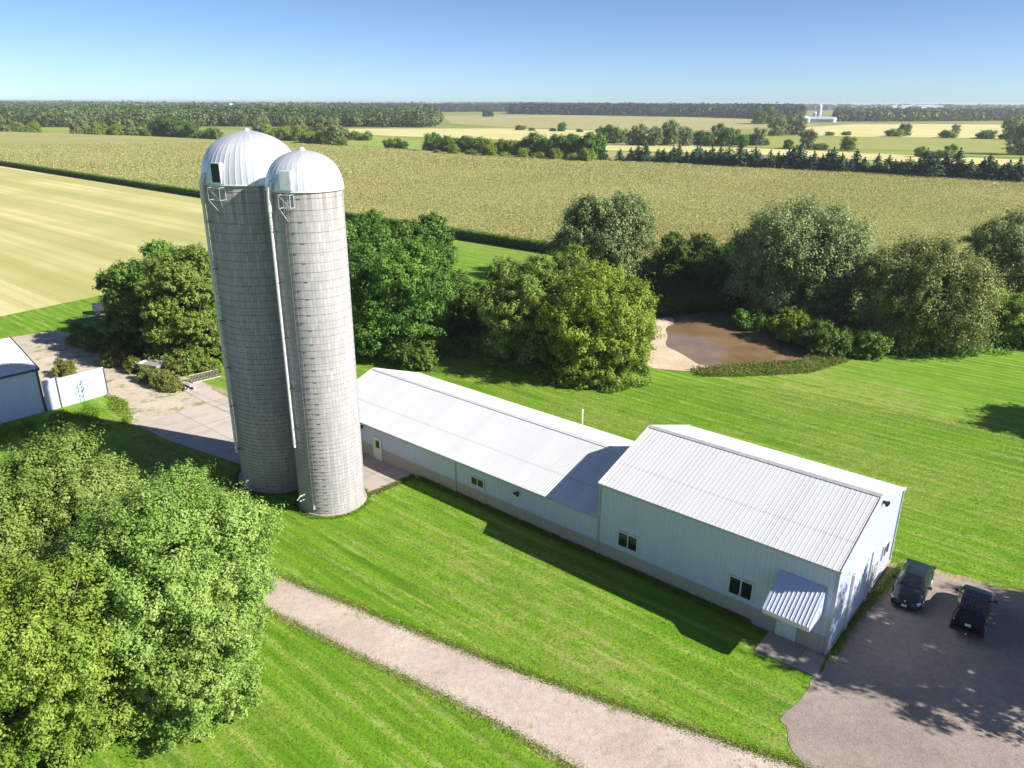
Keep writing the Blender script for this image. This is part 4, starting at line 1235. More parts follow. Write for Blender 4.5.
# ================================================================== WHITE SHED AND YARD THINGS
def shed():
    A = at(46, 415)
    S = empty('shed', (A.x, A.y, 0), GRID, 'white ribbed steel shed with dark trim at the left picture edge', 'shed')
    X, Y = Vector((1, 0, 0)), Vector((0, 1, 0))
    LS, WS, HE, HR = 13.0, 13.0, 4.7, 6.6
    m = MB(); ribbed(m, (0, 0, 0), Y, -X, LS, 0.0, HE-0.05, 0.32, 0.025, 0.08)
    m.build('wall', M['white_wall'], S)
    g = lambda s: HE + (HR-HE)*(1-abs(s-WS/2)/(WS/2)) - 0.05
    m = MB(); ribbed(m, (0, 0, 0), X, -Y, WS, 0, g, 0.32, 0.025, 0.08); ribbed(m, (0, LS, 0), X, Y, WS, 0, g, 0.32, 0.025, 0.08)
    ribbed(m, (WS, 0, 0), Y, X, LS, 0, HE-.05, 0.32, 0.025, 0.08)
    m.build('end_wall', M['white_wall'], S)
    m = MB(); s = (HR-HE)/(WS/2); ln = math.hypot(WS/2+.25, (WS/2+.25)*s)
    for sg in (-1, 1):
        d = Vector((sg, 0, -s)).normalized(); nn = Vector((sg*s, 0, 1)).normalized()
        ribbed(m, (WS/2, -0.2, HR+.05), Y, nn, LS+.4, 0, ln, 0.32, 0.03, 0.08, dv=d)
    rf = m.build('roof', M['white_roof'], S)
    m = MB()
    for sg in (-1, 1):
        xe = WS/2+sg*(WS/2+.25); ze = HR-(WS/2+.25)*s
        m.bar((xe, -0.2, ze), (xe, LS+.2, ze), 0.07, 0.22)
        for yy in (-0.2, LS+.2): m.bar((WS/2, yy, HR+.02), (xe, yy, ze+.02), 0.07, 0.22)
    m.build('dark_trim', M['dark_trim'], rf)
    m = MB(); m.box((-0.03, 0.0, HE/2-.02), (0.16, 0.16, HE-.05)); m.build('corner_trim', M['dark_trim'], S)
shed()
def fence_panel():
    A = at(47.2, 414.8); Bp = at(62, 410.5); Cp = at(108, 397)
    F = empty('metal_fence', (A.x, A.y, 0), 0, 'tall white sheet-metal fence running from the shed corner into the yard', 'fence')
    loc = lambda p, z=0: Vector((p.x-A.x, p.y-A.y, z))
    a, b, c = loc(A), loc(Bp), loc(Cp)
    du = (b-a).normalized(); nn = Vector((du.y, -du.x, 0))
    m = MB(); ribbed(m, a+du*.1, du, nn, (b-a).length-.16, 0.0, 3.25, 0.4, 0.02, 0.08)
    ribbed(m, b-du*.06-nn*.1, -du, -nn, (b-a).length-.16, 0.0, 3.25, 0.4, 0.02, 0.08)
    o = m.build('panel', M['white_wall'], F); o['label'] = 'narrow bluish ribbed fence panel next to the shed'
    du = (c-b).normalized(); nn = Vector((du.y, -du.x, 0)); L = (c-b).length
    m = MB()
    for k in range(4):
        p = b + du*(L*(k+.5)/4)
        rot = Matrix.Rotation(math.atan2(du.y, du.x), 3, 'Z')
        m.box((p.x, p.y, 1.56), (L/4-.02, 0.08, 3.1), rot)
    o = m.build('panel', M['white_wall'], F); o['label'] = 'long flat white fence panel'
    for p, h in ((b, 3.3), (c, 3.05)):
        m = MB(); m.box((p.x, p.y, h/2), (0.13, 0.13, h), Matrix.Rotation(math.atan2(du.y, du.x), 3, 'Z')); m.build('post', M['dark_trim'], F)
    m = MB(); m.bar(b+Vector((0, 0, 3.14)), c+Vector((0, 0, 3.14)), 0.1, 0.06); m.build('top_rail', M['grey_trim'], F)
fence_panel()
def bin_():
    p = at(154, 377)
    r = empty('feed_bin', (p.x, p.y, 0), math.radians(-20), 'open white tapered feed bin half sunk in weeds by the dark trees', 'bin')
    m = MB()
    T = [(-1.5, -.9, 1.5), (1.5, -.9, 1.5), (1.5, .9, 1.5), (-1.5, .9, 1.5)]
    Bm = [(-.8, -.5, .25), (.8, -.5, .25), (.8, .5, .25), (-.8, .5, .25)]
    ti = [(x*.96, y*.94, z) for x, y, z in T]; bi = [(x*.94, y*.9, z+.06) for x, y, z in Bm]
    vs = T+Bm+ti+bi
    fs = [(0, 4, 5, 1), (1, 5, 6, 2), (2, 6, 7, 3), (3, 7, 4, 0), (4, 7, 6, 5)]
    fs += [(8, 9, 13, 12), (9, 10, 14, 13), (10, 11, 15, 14), (11, 8, 12, 15), (12, 13, 14, 15)]
    fs += [(0, 1, 9, 8), (1, 2, 10, 9), (2, 3, 11, 10), (3, 0, 8, 11)]
    m.add(vs, fs); m.build('hopper', M['white_wall'], r)
    for x, y in ((-1, -.6), (1, -.6), (1, .6), (-1, .6)):
        m = MB(); m.bar((x*.8, y*.7, -.05), (x*1.05, y, .95), .07, .07); m.build('leg', M['rust'], r)
    m = MB(); m.box((0, 0, 1.15), (2.45, 1.4, .3), taper=1.06); m.build('grain_residue', M['wood'], r)
bin_()
def rack():
    a, b = at(193, 386), at(221, 379)
    r = empty('stanchion_rack', (a.x, a.y, 0), math.atan2(b.y-a.y, b.x-a.x), 'low slatted metal feeding rack lying on the dirt left of the silos', 'rack')
    L = (b-a).length
    m = MB(); m.bar((0, 0, .12), (L, 0, .12), .08, .08); m.bar((0, .8, .75), (L, .8, .75), .07, .07); m.bar((0, .8, .12), (L, .8, .12), .07, .07); m.build('frame', M['galv'], r)
    n = 9
    for k in range(n):
        x = L*(k+.5)/n
        m = MB(); m.add([(x-.12, 0, .16), (x+.12, 0, .16), (x+.12, .8, .78), (x-.12, .8, .78), (x-.12, .05, .12), (x+.12, .05, .12), (x+.12, .85, .74), (x-.12, .85, .74)],
                         [(0, 1, 2, 3), (7, 6, 5, 4), (0, 4, 5, 1), (1, 5, 6, 2), (2, 6, 7, 3), (3, 7, 4, 0)])
        m.build('slat', M['rust'], r)
rack()
base = at(186, 390)
for i in range(11):
    m = MB(); L = random.uniform(1.6, 2.8)
    V0 = []
    m.tube([(-L/2, 0, 0), (L/2, 0, 0)], 0.09, 8)
    o = m.build('pipe', M['galv'] if i % 3 else M['rust'])
    row = 0 if i < 6 else (1 if i < 9 else 2)
    k = i if i < 6 else (i-6 if i < 9 else i-9)
    o.location = (base.x + random.uniform(-.3, .3) + (k-2.5)*.25+row*.12, base.y + (k-2.5)*0.16+row*.1, 0.12 + 0.17*row)
    o.rotation_euler = (0, random.uniform(-.03, .03), math.radians(-38+random.uniform(-14, 14)))
    tag(o, 'steel pipe in the jumbled grey pile between the feed bin and the silos', 'pipe', 'steel pipes piled in the yard')
base = at(88, 323)
for i in range(7):
    m = MB(); L = random.uniform(2.6, 4.4)
    m.box((0, 0, 0), (L, random.uniform(.22, .34), .06))
    o = m.build('board', M['wood'])
    o.location = (base.x + random.uniform(-.7, .7), base.y + (i-3)*.38, 0.10+0.075*i)
    o.rotation_euler = (random.uniform(-.05, .05), random.uniform(-.02, .02), math.radians(42+random.uniform(-9, 9)))
    tag(o, 'grey weathered board in the loose heap at the dark trees by the cut field', 'board', 'boards heaped at the yard edge')
p = at(92, 318)
r = empty('wagon_box', (p.x+1.5, p.y+1.2, 0), math.radians(30), 'dark old wagon box in shade behind the board heap', 'wagon')
m = MB()
for y in (-.9, .9): m.box((0, y, 1.1), (3.4, .06, .9))
for x in (-1.7, 1.7): m.box((x, 0, 1.1), (.06, 1.73, .9))
m.box((0, 0, .62), (3.33, 1.73, .06)); m.build('box', M['dark_trim'], r)
for x in (-1.1, 1.1):
    for y in (-.85, .85):
        m = MB(); m.tube([(x, y-.08, .38), (x, y+.08, .38)], .38, 16); m.build('wheel', M['rubber'], r)

# ================================================================== CARS
def car(name, label, loc, rz, P, cat='car'):
    """x forward, y left, z up"""
    root = empty(name, (loc[0], loc[1], 0.045), rz, label, cat)
    Lc, Wc = P['L'], P['W']; hx = Lc/2; hw = Wc/2
    fx, rx, wr = P['fx'], P['rx'], P['wr']
    body = M[P['paint']]
    def lerp(tab, x):
        for (a, va), (b, vb) in zip(tab, tab[1:]):
            if x <= b:
                t = max(0, (x-a)/(b-a)); t = t*t*(3-2*t) if P.get('soft', True) else t
                return va+(vb-va)*t
        return tab[-1][1]
    xs = sorted(set([round(-hx + Lc*i/54, 4) for i in range(55)]))
    vs, fs = [], []
    for x in xs:
        zs = lerp(P['top'], x); w = hw*lerp(P['wid'], x)
        zb = lerp(P['bot'], x)
        arch = 0
        for wx in (fx, rx):
            d = abs(x-wx); ra = wr+0.07
            if d < ra: arch = max(arch, wr + math.sqrt(ra*ra-d*d))
        zl = max(zb, arch)
        zl2 = min(zl, zs-0.16)
        half = [(0, zb+.03), (w-0.30, zb+.03), (w-0.26, max(zb+.03, zl2-.02)), (w-0.03, zl2), (w-0.004, zl2+.04),
                (w, zl2+(zs-zl2)*0.42), (w-0.012, zl2+(zs-zl2)*0.62), (w-0.045, zs-0.10), (w-0.10, zs-0.025), (w-0.20, zs+0.008), (w*0.5, zs+P['crown']*.8), (0, zs+P['crown'])]
        vs += [(x, y, z) for y, z in half] + [(x, -y, z) for y, z in half[-2:0:-1]]
    n = 22
    for i in range(len(xs)-1):
        for k in range(n):
            a, b = i*n+k, i*n+(k+1) % n
            fs.append((a, b, b+n, a+n))
    fs.append(tuple(range(n))[::-1]); fs.append(tuple((len(xs)-1)*n+k for k in range(n)))
    m = MB(); m.add([(x, y, z) for x, y, z in vs], [f[::-1] for f in fs], True)
    bo = m.build('body', body, root, sharp=38)
    # greenhouse: glass loft, roof panel, pillars
    gb, gt = P['gbase'], P['groof']        # (xr, xf, z, halfwidth)
    def ring(xr, xf, z, h, rc=0.12):
        return [(xf, -h+rc, z), (xf-rc*.6, -h, z), (xr+rc*.6, -h, z), (xr, -h+rc, z), (xr, h-rc, z), (xr+rc*.6, h, z), (xf-rc*.6, h, z), (xf, h-rc, z)]
    b = [Vector(q) for q in ring(*gb)]; t = [Vector(q) for q in ring(*gt)]
    cb_ = sum(b, Vector())/8; 
    m = MB()
    def pane(i, j, name_, inset=0.05, out=0.0):
        # glass between ring points i..j
        mm = MB()
        q = [b[i], b[j], t[j], t[i]]
        c = sum(q, Vector())/4
        nrm = (q[1]-q[0]).cross(q[3]-q[0]).normalized()
        if nrm.dot(c-Vector((cb_.x, 0, c.z))) < 0: nrm = -nrm
        q2 = [p + (c-p).normalized()*inset + nrm*0.012 for p in q]
        mm.add(q2 + [p-nrm*0.03 for p in q2], [(0, 1, 2, 3), (7, 6, 5, 4), (0, 4, 5, 1), (1, 5, 6, 2), (2, 6, 7, 3), (3, 7, 4, 0)])
        return mm.build(name_, M['glass'], root)
    k = 8
    m.add(b+t, [(i, (i+1) % k, k+(i+1) % k, k+i)[::-1] for i in range(k)], True)
    m.build('cabin_frame', body, root, sharp=25)
    pane(7, 0, 'windshield', 0.045); pane(3, 4, 'rear_window', P.get('rwin', 0.06))
    # side glass in pieces
    for sg in (-1, 1):
        i0, i1 = (1, 2) if sg < 0 else (6, 5)      # front corner, rear corner
        div = P['sides']
        for a0, a1 in zip(div, div[1:]):
            mm = MB()
            lo = 0.08; hi = 0.90
            def pt(f, h): return (b[i0].lerp(b[i1], f)).lerp(t[i0].lerp(t[i1], f), h)
            q = [pt(a0+.02, lo), pt(a1-.02, lo), pt(a1-.02, hi), pt(a0+.02, hi)]
            o_ = Vector((0, sg*0.008, 0)); 
            mm.add([p+o_ for p in q]+[p-o_*3 for p in q], [(0, 1, 2, 3), (7, 6, 5, 4), (0, 4, 5, 1), (1, 5, 6, 2), (2, 6, 7, 3), (3, 7, 4, 0)])
            mm.build('side_window', M['glass'], root)
    # roof skin, crowned
    m = MB(); xr, xf, z, h = gt; nx, ny = 10, 8
    V_, F_ = [], []
    for i in range(nx+1):
        for j in range(ny+1):
            u = -1+2*i/nx; v = -1+2*j/ny
            V_.append(((xr+xf)/2 + u*((xf-xr)/2+.03)*(1-0.03*v*v), v*(h+.01), z + 0.012 + P['rcrown']*(1-v*v*.9)*(1-u*u*.8)))
    for i in range(nx):
        for j in range(ny):
            a = i*(ny+1)+j; F_.append((a, a+ny+1, a+ny+2, a+1))
    nb = len(V_)
    V_ += [(x, y, z-.05) for x, y, _ in V_]
    edge = [j for j in range(ny+1)] + [i*(ny+1)+ny for i in range(1, nx+1)] + [nx*(ny+1)+j for j in range(ny-1, -1, -1)] + [i*(ny+1) for i in range(nx-1, 0, -1)]
    for a, c in zip(edge, edge[1:]+edge[:1]): F_.append((a, c, c+nb, a+nb))
    m.add(V_, F_, True); roof = m.build('roof', body, root, sharp=40)
    # wheels
    for wx in (fx, rx):
        for sg in (-1, 1):
            y0 = sg*(hw-0.245); y1 = sg*(hw-0.015)
            mm = MB(); mm.tube([(wx, y0, wr), (wx, y0+sg*.03, wr), (wx, y1-sg*.03, wr), (wx, y1, wr)], [wr*.9, wr, wr, wr*.93], 28)
            w_ = mm.build('wheel', M['rubber'], root)
            mm = MB(); mm.tube([(wx, y1-sg*.01, wr), (wx, y1+sg*.012, wr)], [wr*.64, wr*.60], 24)
            for s_ in range(5):
                a_ = 2*PI*s_/5
                mm.bar((wx, y1+sg*.018, wr), (wx+math.cos(a_)*wr*.58, y1+sg*.014, wr+math.sin(a_)*wr*.58), .06, .02, up=(0, 1, 0))
            mm.build('rim', M['galv'], w_)
    # lights, bumpers, plates, mirrors
    fz = P['lightz']
    for sg in (-1, 1):
        mm = MB(); x0 = hx-0.30; q = P['hl']
        mm.add([(hx-.03, sg*q[0], fz), (hx-.13, sg*(hw-.16), fz+.03), (hx-.36, sg*(hw-.045), fz+.08), (hx-.36, sg*(hw-.045), fz+.2), (hx-.20, sg*(hw-.2), fz+.185), (hx-.06, sg*q[0], fz+.14),
                (hx-.2, sg*q[0], fz), (hx-.3, sg*(hw-.2), fz+.03), (hx-.45, sg*(hw-.12), fz+.08), (hx-.45, sg*(hw-.12), fz+.2), (hx-.35, sg*(hw-.25), fz+.185), (hx-.26, sg*q[0], fz+.14)],
               [(0, 1, 5), (1, 4, 5), (1, 2, 3, 4)] + [(0, 6, 7, 1), (1, 7, 8, 2), (2, 8, 9, 3), (3, 9, 10, 4), (4, 10, 11, 5), (5, 11, 6, 0)])
        mm.build('headlight', M['lens'], root)
        mm = MB(); mm.box((-hx+.05, sg*(hw-.17), P['tailz']), (.13, P.get('tailw', .24), P['tailh'])); mm.build('tail_light', M['tail'], root)
        mm = MB(); mx = gb[1]-0.38
        mm.bar((mx, sg*(gb[3]-.02), gb[2]+.06), (mx, sg*(hw+.10), gb[2]+.10), .05, .05)
        mm.box((mx+.01, sg*(hw+.12), gb[2]+.14), (.12, .20, .14)); mm.build('side_mirror', M[P['mirror']], root)
    mm = MB(); mm.box((hx-.02, 0, .32), (.10, Wc*.62, .13)); mm.box((hx-.012, 0, fz+.03), (.07, .5, .10)); mm.build('grille', M['black'], root)
    mm = MB(); mm.box((hx+.045, 0, .43), (.02, .31, .16)); pl = mm.build('licence_plate', M['plate'], root)
    mm = MB(); mm.box((-hx-.025, 0, P['platez']), (.02, .31, .16)); pl = mm.build('licence_plate', M['plate'], root)
    return root, gt, hx, hw

M['sedan_paint'] = plain('dark_teal_paint', (0.024, 0.036, 0.041), 0.20, 0.35, 0.1, 1.2)
M['suv_paint'] = plain('black_blue_paint', (0.006, 0.008, 0.013), 0.20, 0.2, 0.1, 1.2)
M['lens'] = plain('headlight_lens', (0.66, 0.68, 0.70), 0.12, 0.1, 0.08, 8)
M['tail'] = plain('tail_lens', (0.12, 0.010, 0.009), 0.15, 0, 0.2, 8)
M['plate'] = plain('plate_white', (0.62, 0.66, 0.72), 0.4, 0, 0.25, 30)
M['chrome'] = plain('chrome', (0.7, 0.7, 0.7), 0.15, 1.0, 0.1, 5)
r, gt, hx_, hw_ = car('parked_sedan', 'dark teal sedan parked nose towards the viewer beside the gable wall', (26.15, 41.95), math.atan2(-.797, -.605), dict(
    L=5.0, W=1.86, fx=1.52, rx=-1.35, wr=0.33, paint='sedan_paint', crown=0.045, rcrown=0.07,
    top=[(-2.5, .80), (-2.35, .98), (-1.7, 1.03), (0.7, .99), (1.2, .95), (2.05, .80), (2.4, .68), (2.5, .52)],
    wid=[(-2.5, .80), (-2.25, .94), (-1.5, 1.0), (1.2, 1.0), (2.1, .93), (2.4, .82), (2.5, .70)],
    bot=[(-2.5, .38), (-2.2, .24), (2.1, .22), (2.5, .26)],
    gbase=(-1.78, 1.12, 1.0, .80), groof=(-1.02, 0.16, 1.385, .575), sides=(0.02, .36, .70, .98),
    lightz=.52, hl=(.42,), tailz=.84, tailh=.16, platez=.72, mirror='sedan_paint'))
# emblem on the nose
m = MB(); m.add([(hx_+.03, 0, .66), (hx_+.0, -.05, .74), (hx_-.03, 0, .79), (hx_+.0, .05, .74), (hx_-.02, 0, .64), (hx_-.06, -.05, .72), (hx_-.08, 0, .77), (hx_-.06, .05, .72)], [(0, 1, 2, 3), (7, 6, 5, 4), (0, 4, 5, 1), (1, 5, 6, 2), (2, 6, 7, 3), (3, 7, 4, 0)])
m.build('emblem', M['chrome'], r)
r, gt, hx_, hw_ = car('parked_suv', 'black sport utility vehicle with roof rack parked tail towards the viewer', (28.45, 39.2), math.atan2(.80, .597), dict(
    L=4.70, W=1.84, fx=1.38, rx=-1.33, wr=0.37, paint='suv_paint', crown=0.03, rcrown=0.045, soft=True,
    top=[(-2.35, 1.08), (-2.2, 1.14), (1.0, 1.12), (1.5, 1.08), (2.15, 1.0), (2.35, .86)],
    wid=[(-2.35, .92), (-2.1, .99), (1.6, 1.0), (2.1, .95), (2.35, .84)],
    bot=[(-2.35, .46), (-2.0, .34), (2.0, .32), (2.35, .42)],
    gbase=(-2.25, 1.12, 1.13, .83), groof=(-1.86, 0.42, 1.66, .64), sides=(0.02, .30, .58, .97),
    lightz=.76, hl=(.5,), tailz=.92, tailh=.22, tailw=.15, platez=.98, mirror='black'), 'suv')
m = MB()
for sg in (-1, 1):
    m.tube([(-1.7, sg*.54, 1.73), (-1.55, sg*.54, 1.76), (0.15, sg*.54, 1.76), (0.3, sg*.54, 1.72)], .015, 6)
for x in (-1.25, -.3): m.bar((x, -.54, 1.755), (x, .54, 1.755), .03, .02)
for y in (-.36, -.18, 0, .18, .36): m.bar((-1.65, y, 1.722), (.1, y, 1.719), .022, .012)
m.build('roof_rack', M['rust'], r)
m = MB(); m.box((-hx_-.02, 0, .56), (.22, 1.78, .18)); m.build('bumper', M['black'], r)
m = MB(); m.bar((-hx_-.05, 0, .42), (-hx_-.34, 0, .42), .06, .06); m.tube([(-hx_-.32, 0, .44), (-hx_-.32, 0, .50), (-hx_-.32, 0, .53), (-hx_-.32, 0, .57), (-hx_-.32, 0, .585)], [.02, .03, .045, .03, .01], 10); m.build('tow_hitch', M['chrome'], r)

# ================================================================== NEAR TREES AND BUSHES
def T(name, x, y, R, H, mat, label, **k):
    return make_tree(name, (x, y, 0), R, H, mat, label, **k)
# the big bright trees in the lower left corner
T('broad_tree', -18.7, 34.3, 5.6, 12.0, 'leaf_bright', 'big bright green tree filling the lower left, rightmost crown beside the driveway', leaf=0.15, n=17, low=0.03, seed=31, twig=0.15, bark='bark_pale', ntwig=120, r0=.32)
T('broad_tree', -28.2, 40.2, 5.8, 10.0, 'leaf_bright', 'bright green tree crown nearest the white shed, upper one at the left edge', leaf=0.165, n=16, low=0.05, seed=32, twig=0.15, bark='bark_pale', ntwig=110, r0=.32)
T('broad_tree', -22.6, 29.4, 4.8, 10.8, 'leaf_fresh', 'yellower green tree crown at the bottom left corner', leaf=0.145, n=14, low=0.03, seed=33, twig=0.15, bark='bark_pale', ntwig=80, r0=.28)
T('broad_tree', -16.4, 31.4, 3.4, 8.2, 'leaf_bright', 'smaller bright crown leaning out at the lower right of the corner trees', leaf=0.15, n=11, low=0.0, seed=34, twig=0.17, bark='bark_pale', ntwig=60, r0=.2)
# left of the silos
T('field_edge_tree', -48.8, 95.8, 3.9, 11.8, 'leaf_dark', 'dark green tree at the left end of the group by the cut field', leaf=0.30, n=12, low=0.06, seed=41)
T('field_edge_tree', -45.4, 92.6, 4.4, 12.6, 'leaf_green', 'green tree in the middle of the group left of the silos', leaf=0.28, n=11, low=0.05, seed=42)
T('cedar_tree', -38.9, 87.5, 4.9, 15.2, 'leaf_olive', 'tall feathery olive-green tree directly left of the silos', leaf=0.24, n=14, low=0.03, seed=43, up=0.7, twig=0.13)
T('field_edge_tree', -45.0, 100.4, 4.6, 13.6, 'leaf_green', 'tree top rising behind the olive tree left of the silos', leaf=0.32, n=10, low=0.1, seed=44)
T('shrub', -35.2, 90.0, 3.0, 6.0, 'leaf_olive', 'low shrub in the gap between the olive tree and the wide silo', leaf=0.26, n=7, low=0.0, seed=45, cat='shrub')
# between silos and pond
T('box_elder', -14.6, 91.5, 6.6, 15.2, 'leaf_green', 'large rich green tree just right of the silos, in front of its group', leaf=0.28, n=14, low=0.03, seed=51)
T('box_elder', -21.4, 110.0, 5.4, 16.2, 'leaf_green', 'green tree partly hidden behind the narrow silo', leaf=0.32, n=11, low=0.08, seed=52)
T('box_elder', -12.9, 111.0, 5.1, 16.0, 'leaf_dark', 'dark round-topped green tree at the back of the group right of the silos', leaf=0.32, n=11, low=0.06, seed=53)
T('shrub', -7.0, 101.5, 3.6, 9.0, 'leaf_dark', 'short dark tree at the right end of the group right of the silos', leaf=0.28, n=8, low=0.0, seed=54)
T('shrub', -19.6, 101.5, 4.6, 12.0, 'leaf_green', 'middle green tree between the large rich green one and the hidden one', leaf=0.3, n=9, low=0.02, seed=56)
T('shrub', -11.2, 86.2, 2.4, 3.2, 'leaf_green', 'low green shrub at the foot of the large rich green tree', leaf=0.22, n=6, low=0.0, seed=55, cat='shrub')
T('mulberry', 1.0, 89.4, 5.6, 13.2, 'leaf_olive', 'olive-green tree with brownish tips behind the long low roof, left of its pair', leaf=0.25, n=14, low=0.02, seed=61)
T('mulberry', 10.2, 84.4, 6.4, 12.0, 'leaf_yellow', 'yellow-green leafy tree behind the low roof, right of its pair, beside the pond sand', leaf=0.25, n=16, low=0.0, seed=62)
T('mulberry', 5.8, 95.0, 6.0, 11.8, 'leaf_olive', 'low olive crown between the yellow-green tree and the willow behind', leaf=0.27, n=11, low=0.0, seed=63)
T('mulberry', 14.4, 92.0, 3.4, 7.0, 'leaf_yellow', 'small yellow-green bush at the left end of the sand bank', leaf=0.24, n=8, low=0.0, seed=64)
# behind and around the pond
T('willow_tree', 16.4, 134.5, 8.6, 15.0, 'leaf_grey', 'grey-green willow standing at the corn edge left of the pond', leaf=0.36, n=15, low=0.03, seed=71, droop=0.5, up=0.2)
T('shrub', 11.2, 129.0, 4.2, 8.6, 'leaf_yellow', 'dark and yellow-green bush on the left flank of the corn edge willow', leaf=0.32, n=8, low=0.0, seed=72)
T('broad_shrub', 29.8, 131.0, 5.6, 9.2, 'leaf_dark', 'dark tree between the two willows, left of two', leaf=0.34, n=9, low=0.0, seed=73)
T('broad_shrub', 34.4, 124.0, 4.6, 8.6, 'leaf_green', 'green tree between the two willows, nearer, right of two', leaf=0.32, n=9, low=0.0, seed=74)
T('willow_tree', 42.0, 110.0, 9.5, 15.6, 'leaf_grey', 'widest rounded grey-green willow right behind the pond', leaf=0.33, n=19, low=0.02, seed=75, droop=0.55, up=0.2)
T('willow_tree', 53.9, 96.4, 7.8, 13.2, 'leaf_willow', 'drooping grey-olive willow at the right of the pond on the lawn edge', leaf=0.29, n=16, low=0.02, seed=76, droop=0.6, up=0.25)
T('willow_tree', 71.5, 107.0, 7.6, 15.8, 'leaf_grey', 'sparse grey willow with bare limbs at the right picture edge', leaf=0.31, n=11, low=0.12, seed=77, droop=0.2, dens=0.5, bark='bark_pale', ntwig=160)
T('dogwood', 66.0, 98.0, 4.4, 6.8, 'leaf_yellow', 'bright yellow-green bush at the foot of the sparse willow', leaf=0.27, n=9, low=0.0, seed=78)
T('dogwood', 74.0, 96.0, 4.6, 8.0, 'leaf_green', 'green bush right of the bright yellow-green one at picture edge', leaf=0.28, n=9, low=0.0, seed=79)
T('pond_bush', 37.9, 97.4, 3.3, 3.9, 'leaf_yellow', 'low bright bush at the upper right bank of the pond', leaf=0.24, n=8, low=0.0, seed=80)
T('pond_bush', 40.0, 92.6, 3.3, 3.4, 'leaf_green', 'low dark green bush at the lower right bank of the pond', leaf=0.22, n=8, low=0.0, seed=81)
T('pond_bush', 44.6, 92.2, 3.2, 3.0, 'leaf_green', 'flat green bush between the pond bank and the drooping willow', leaf=0.22, n=7, low=0.0, seed=82)
T('pond_bush', 48.8, 95.5, 2.8, 3.6, 'leaf_dark', 'dark bush tucked against the left side of the drooping willow', leaf=0.24, n=7, low=0.0, seed=83)
T('pond_bush', 33.6, 103.8, 2.4, 2.4, 'leaf_green', 'small green bush at the back bank of the pond', leaf=0.22, n=6, low=0.0, seed=84)
# trees just outside the picture whose shade falls into it
T('parking_tree', 37.8, 30.8, 5.6, 16.0, 'leaf_green', 'tallest green tree standing close right of the parking lot', leaf=0.33, n=12, low=0.22, seed=91, dens=0.5)
T('parking_tree', 46.5, 31.5, 5.2, 13.0, 'leaf_green', 'green tree beyond the far right corner of the parking lot', leaf=0.33, n=12, low=0.3, seed=92, dens=0.55)
T('parking_tree', 66.0, 64.5, 5.6, 12.0, 'leaf_green', 'green tree on the lawn right of the picture', leaf=0.33, n=11, low=0.2, seed=93)
# weeds as small bushes in the yard
wb_ = [(150, 383, 1.3, 1.5, 'leafy weed bush just left below the feed bin'), (163, 388, 1.5, 1.6, 'weed bush right below the feed bin'), (172, 392, 1.2, 1.1, 'weed bush at the left end of the pipe pile'), (139, 374, 1.4, 1.6, 'weed bush left of the feed bin'),
       (178, 378, 1.5, 1.7, 'bush between the feed bin and the slatted rack'), (188, 374, 1.3, 1.5, 'bush behind the slatted rack'), (127, 366, 1.8, 2.0, 'grey-green weed bush in shade right of the fence end'), (118, 359, 1.9, 2.2, 'weed bush at the foot of the dark tree'),
       (84, 347, 2.0, 2.4, 'bright bush beside the board heap'), (97, 352, 1.7, 1.9, 'second bush right of the board heap'), (66, 378, 1.3, 1.9, 'pale weeds behind the white fence panel'), (112, 368, 1.2, 1.2, 'small weed bush nearest the fence end'), (207, 372, 1.3, 1.6, 'bush close to the left silo pipe')]
for x, y, R, H, lab in wb_:
    p = at(x, y)
    make_tree('weed_bush', (p.x, p.y, 0), R, H, M['weed'], lab, cat='bush', leaf=0.17, n=5, low=0.0, seed=int(x), r0=0.04, ntwig=10, twig=0.22)
# leafless sapling against the fence
p = at(85, 404)
r = empty('sapling', (p.x+.25, p.y-.5, 0), 0, 'thin sapling in front of the long white fence panel', 'sapling')
m = MB(); m.tube([(0, 0, 0), (.03, 0, .9), (-.03, 0, 1.9), (.05, 0, 2.7)], [.035, .03, .02, .008], 6)
tips = []
for i in range(16):
    z = .6+1.9*i/16; a = random.uniform(0, 2*PI); L = random.uniform(.4, .9)
    e = Vector((math.cos(a)*L, math.sin(a)*L, z+L*.6)); m.tube([(0, 0, z), e], [.014, .005], 4, False); tips.append(e)
m.build('trunk', M['bark'], r)
c = np.array([tuple(t_) for t_ in tips for _ in range(7)]) + rng.normal(0, .12, (len(tips)*7, 3))
quads_obj('crown', leaf_quads(c, rng.normal(size=c.shape), np.full(len(c), .13)), M['leaf_dark'], np.full(len(c), .4), r)

# ================================================================== LOW GROWTH
def scatter(name, label, cat, poly, K, hmin, hmax, smin, smax, mat, up=0.3, aspect=0.3, avoid=(), clump=None, tmean=0.5, zf=None):
    xs = [p[0] for p in poly]; ys = [p[1] for p in poly]
    X = rng.uniform(min(xs), max(xs), K); Y = rng.uniform(min(ys), max(ys), K)
    k = inside(X, Y, [tuple(p[:2]) for p in poly])
    for av in avoid: k &= ~inside(X, Y, [tuple(p[:2]) for p in av])
    if clump:
        f = np.sin(X*clump+1.3)*np.sin(Y*clump*1.17+.4) + 0.6*np.sin(X*clump*2.7+Y*clump*1.9)
        k &= f + rng.normal(0, .35, K) > 0.0
    X, Y = X[k], Y[k]; N = len(X)
    hm = hmin+(hmax-hmin)*rng.uniform(0, 1, N)
    c = np.stack([X, Y, hm*rng.uniform(0.25, 1, N)], 1)
    nr = rng.normal(size=(N, 3)); nr[:, 2] = np.abs(nr[:, 2])*up
    V = leaf_quads(c, nr, rng.uniform(smin, smax, N), aspect)
    tb = 0.25*np.sin(X*.9)*np.sin(Y*.8) if zf is None else 0
    o = quads_obj(name, V, M[mat], np.clip(tmean + tb + rng.normal(0, .22, N), 0, 1))
    return tag(o, label, cat, kind='stuff')
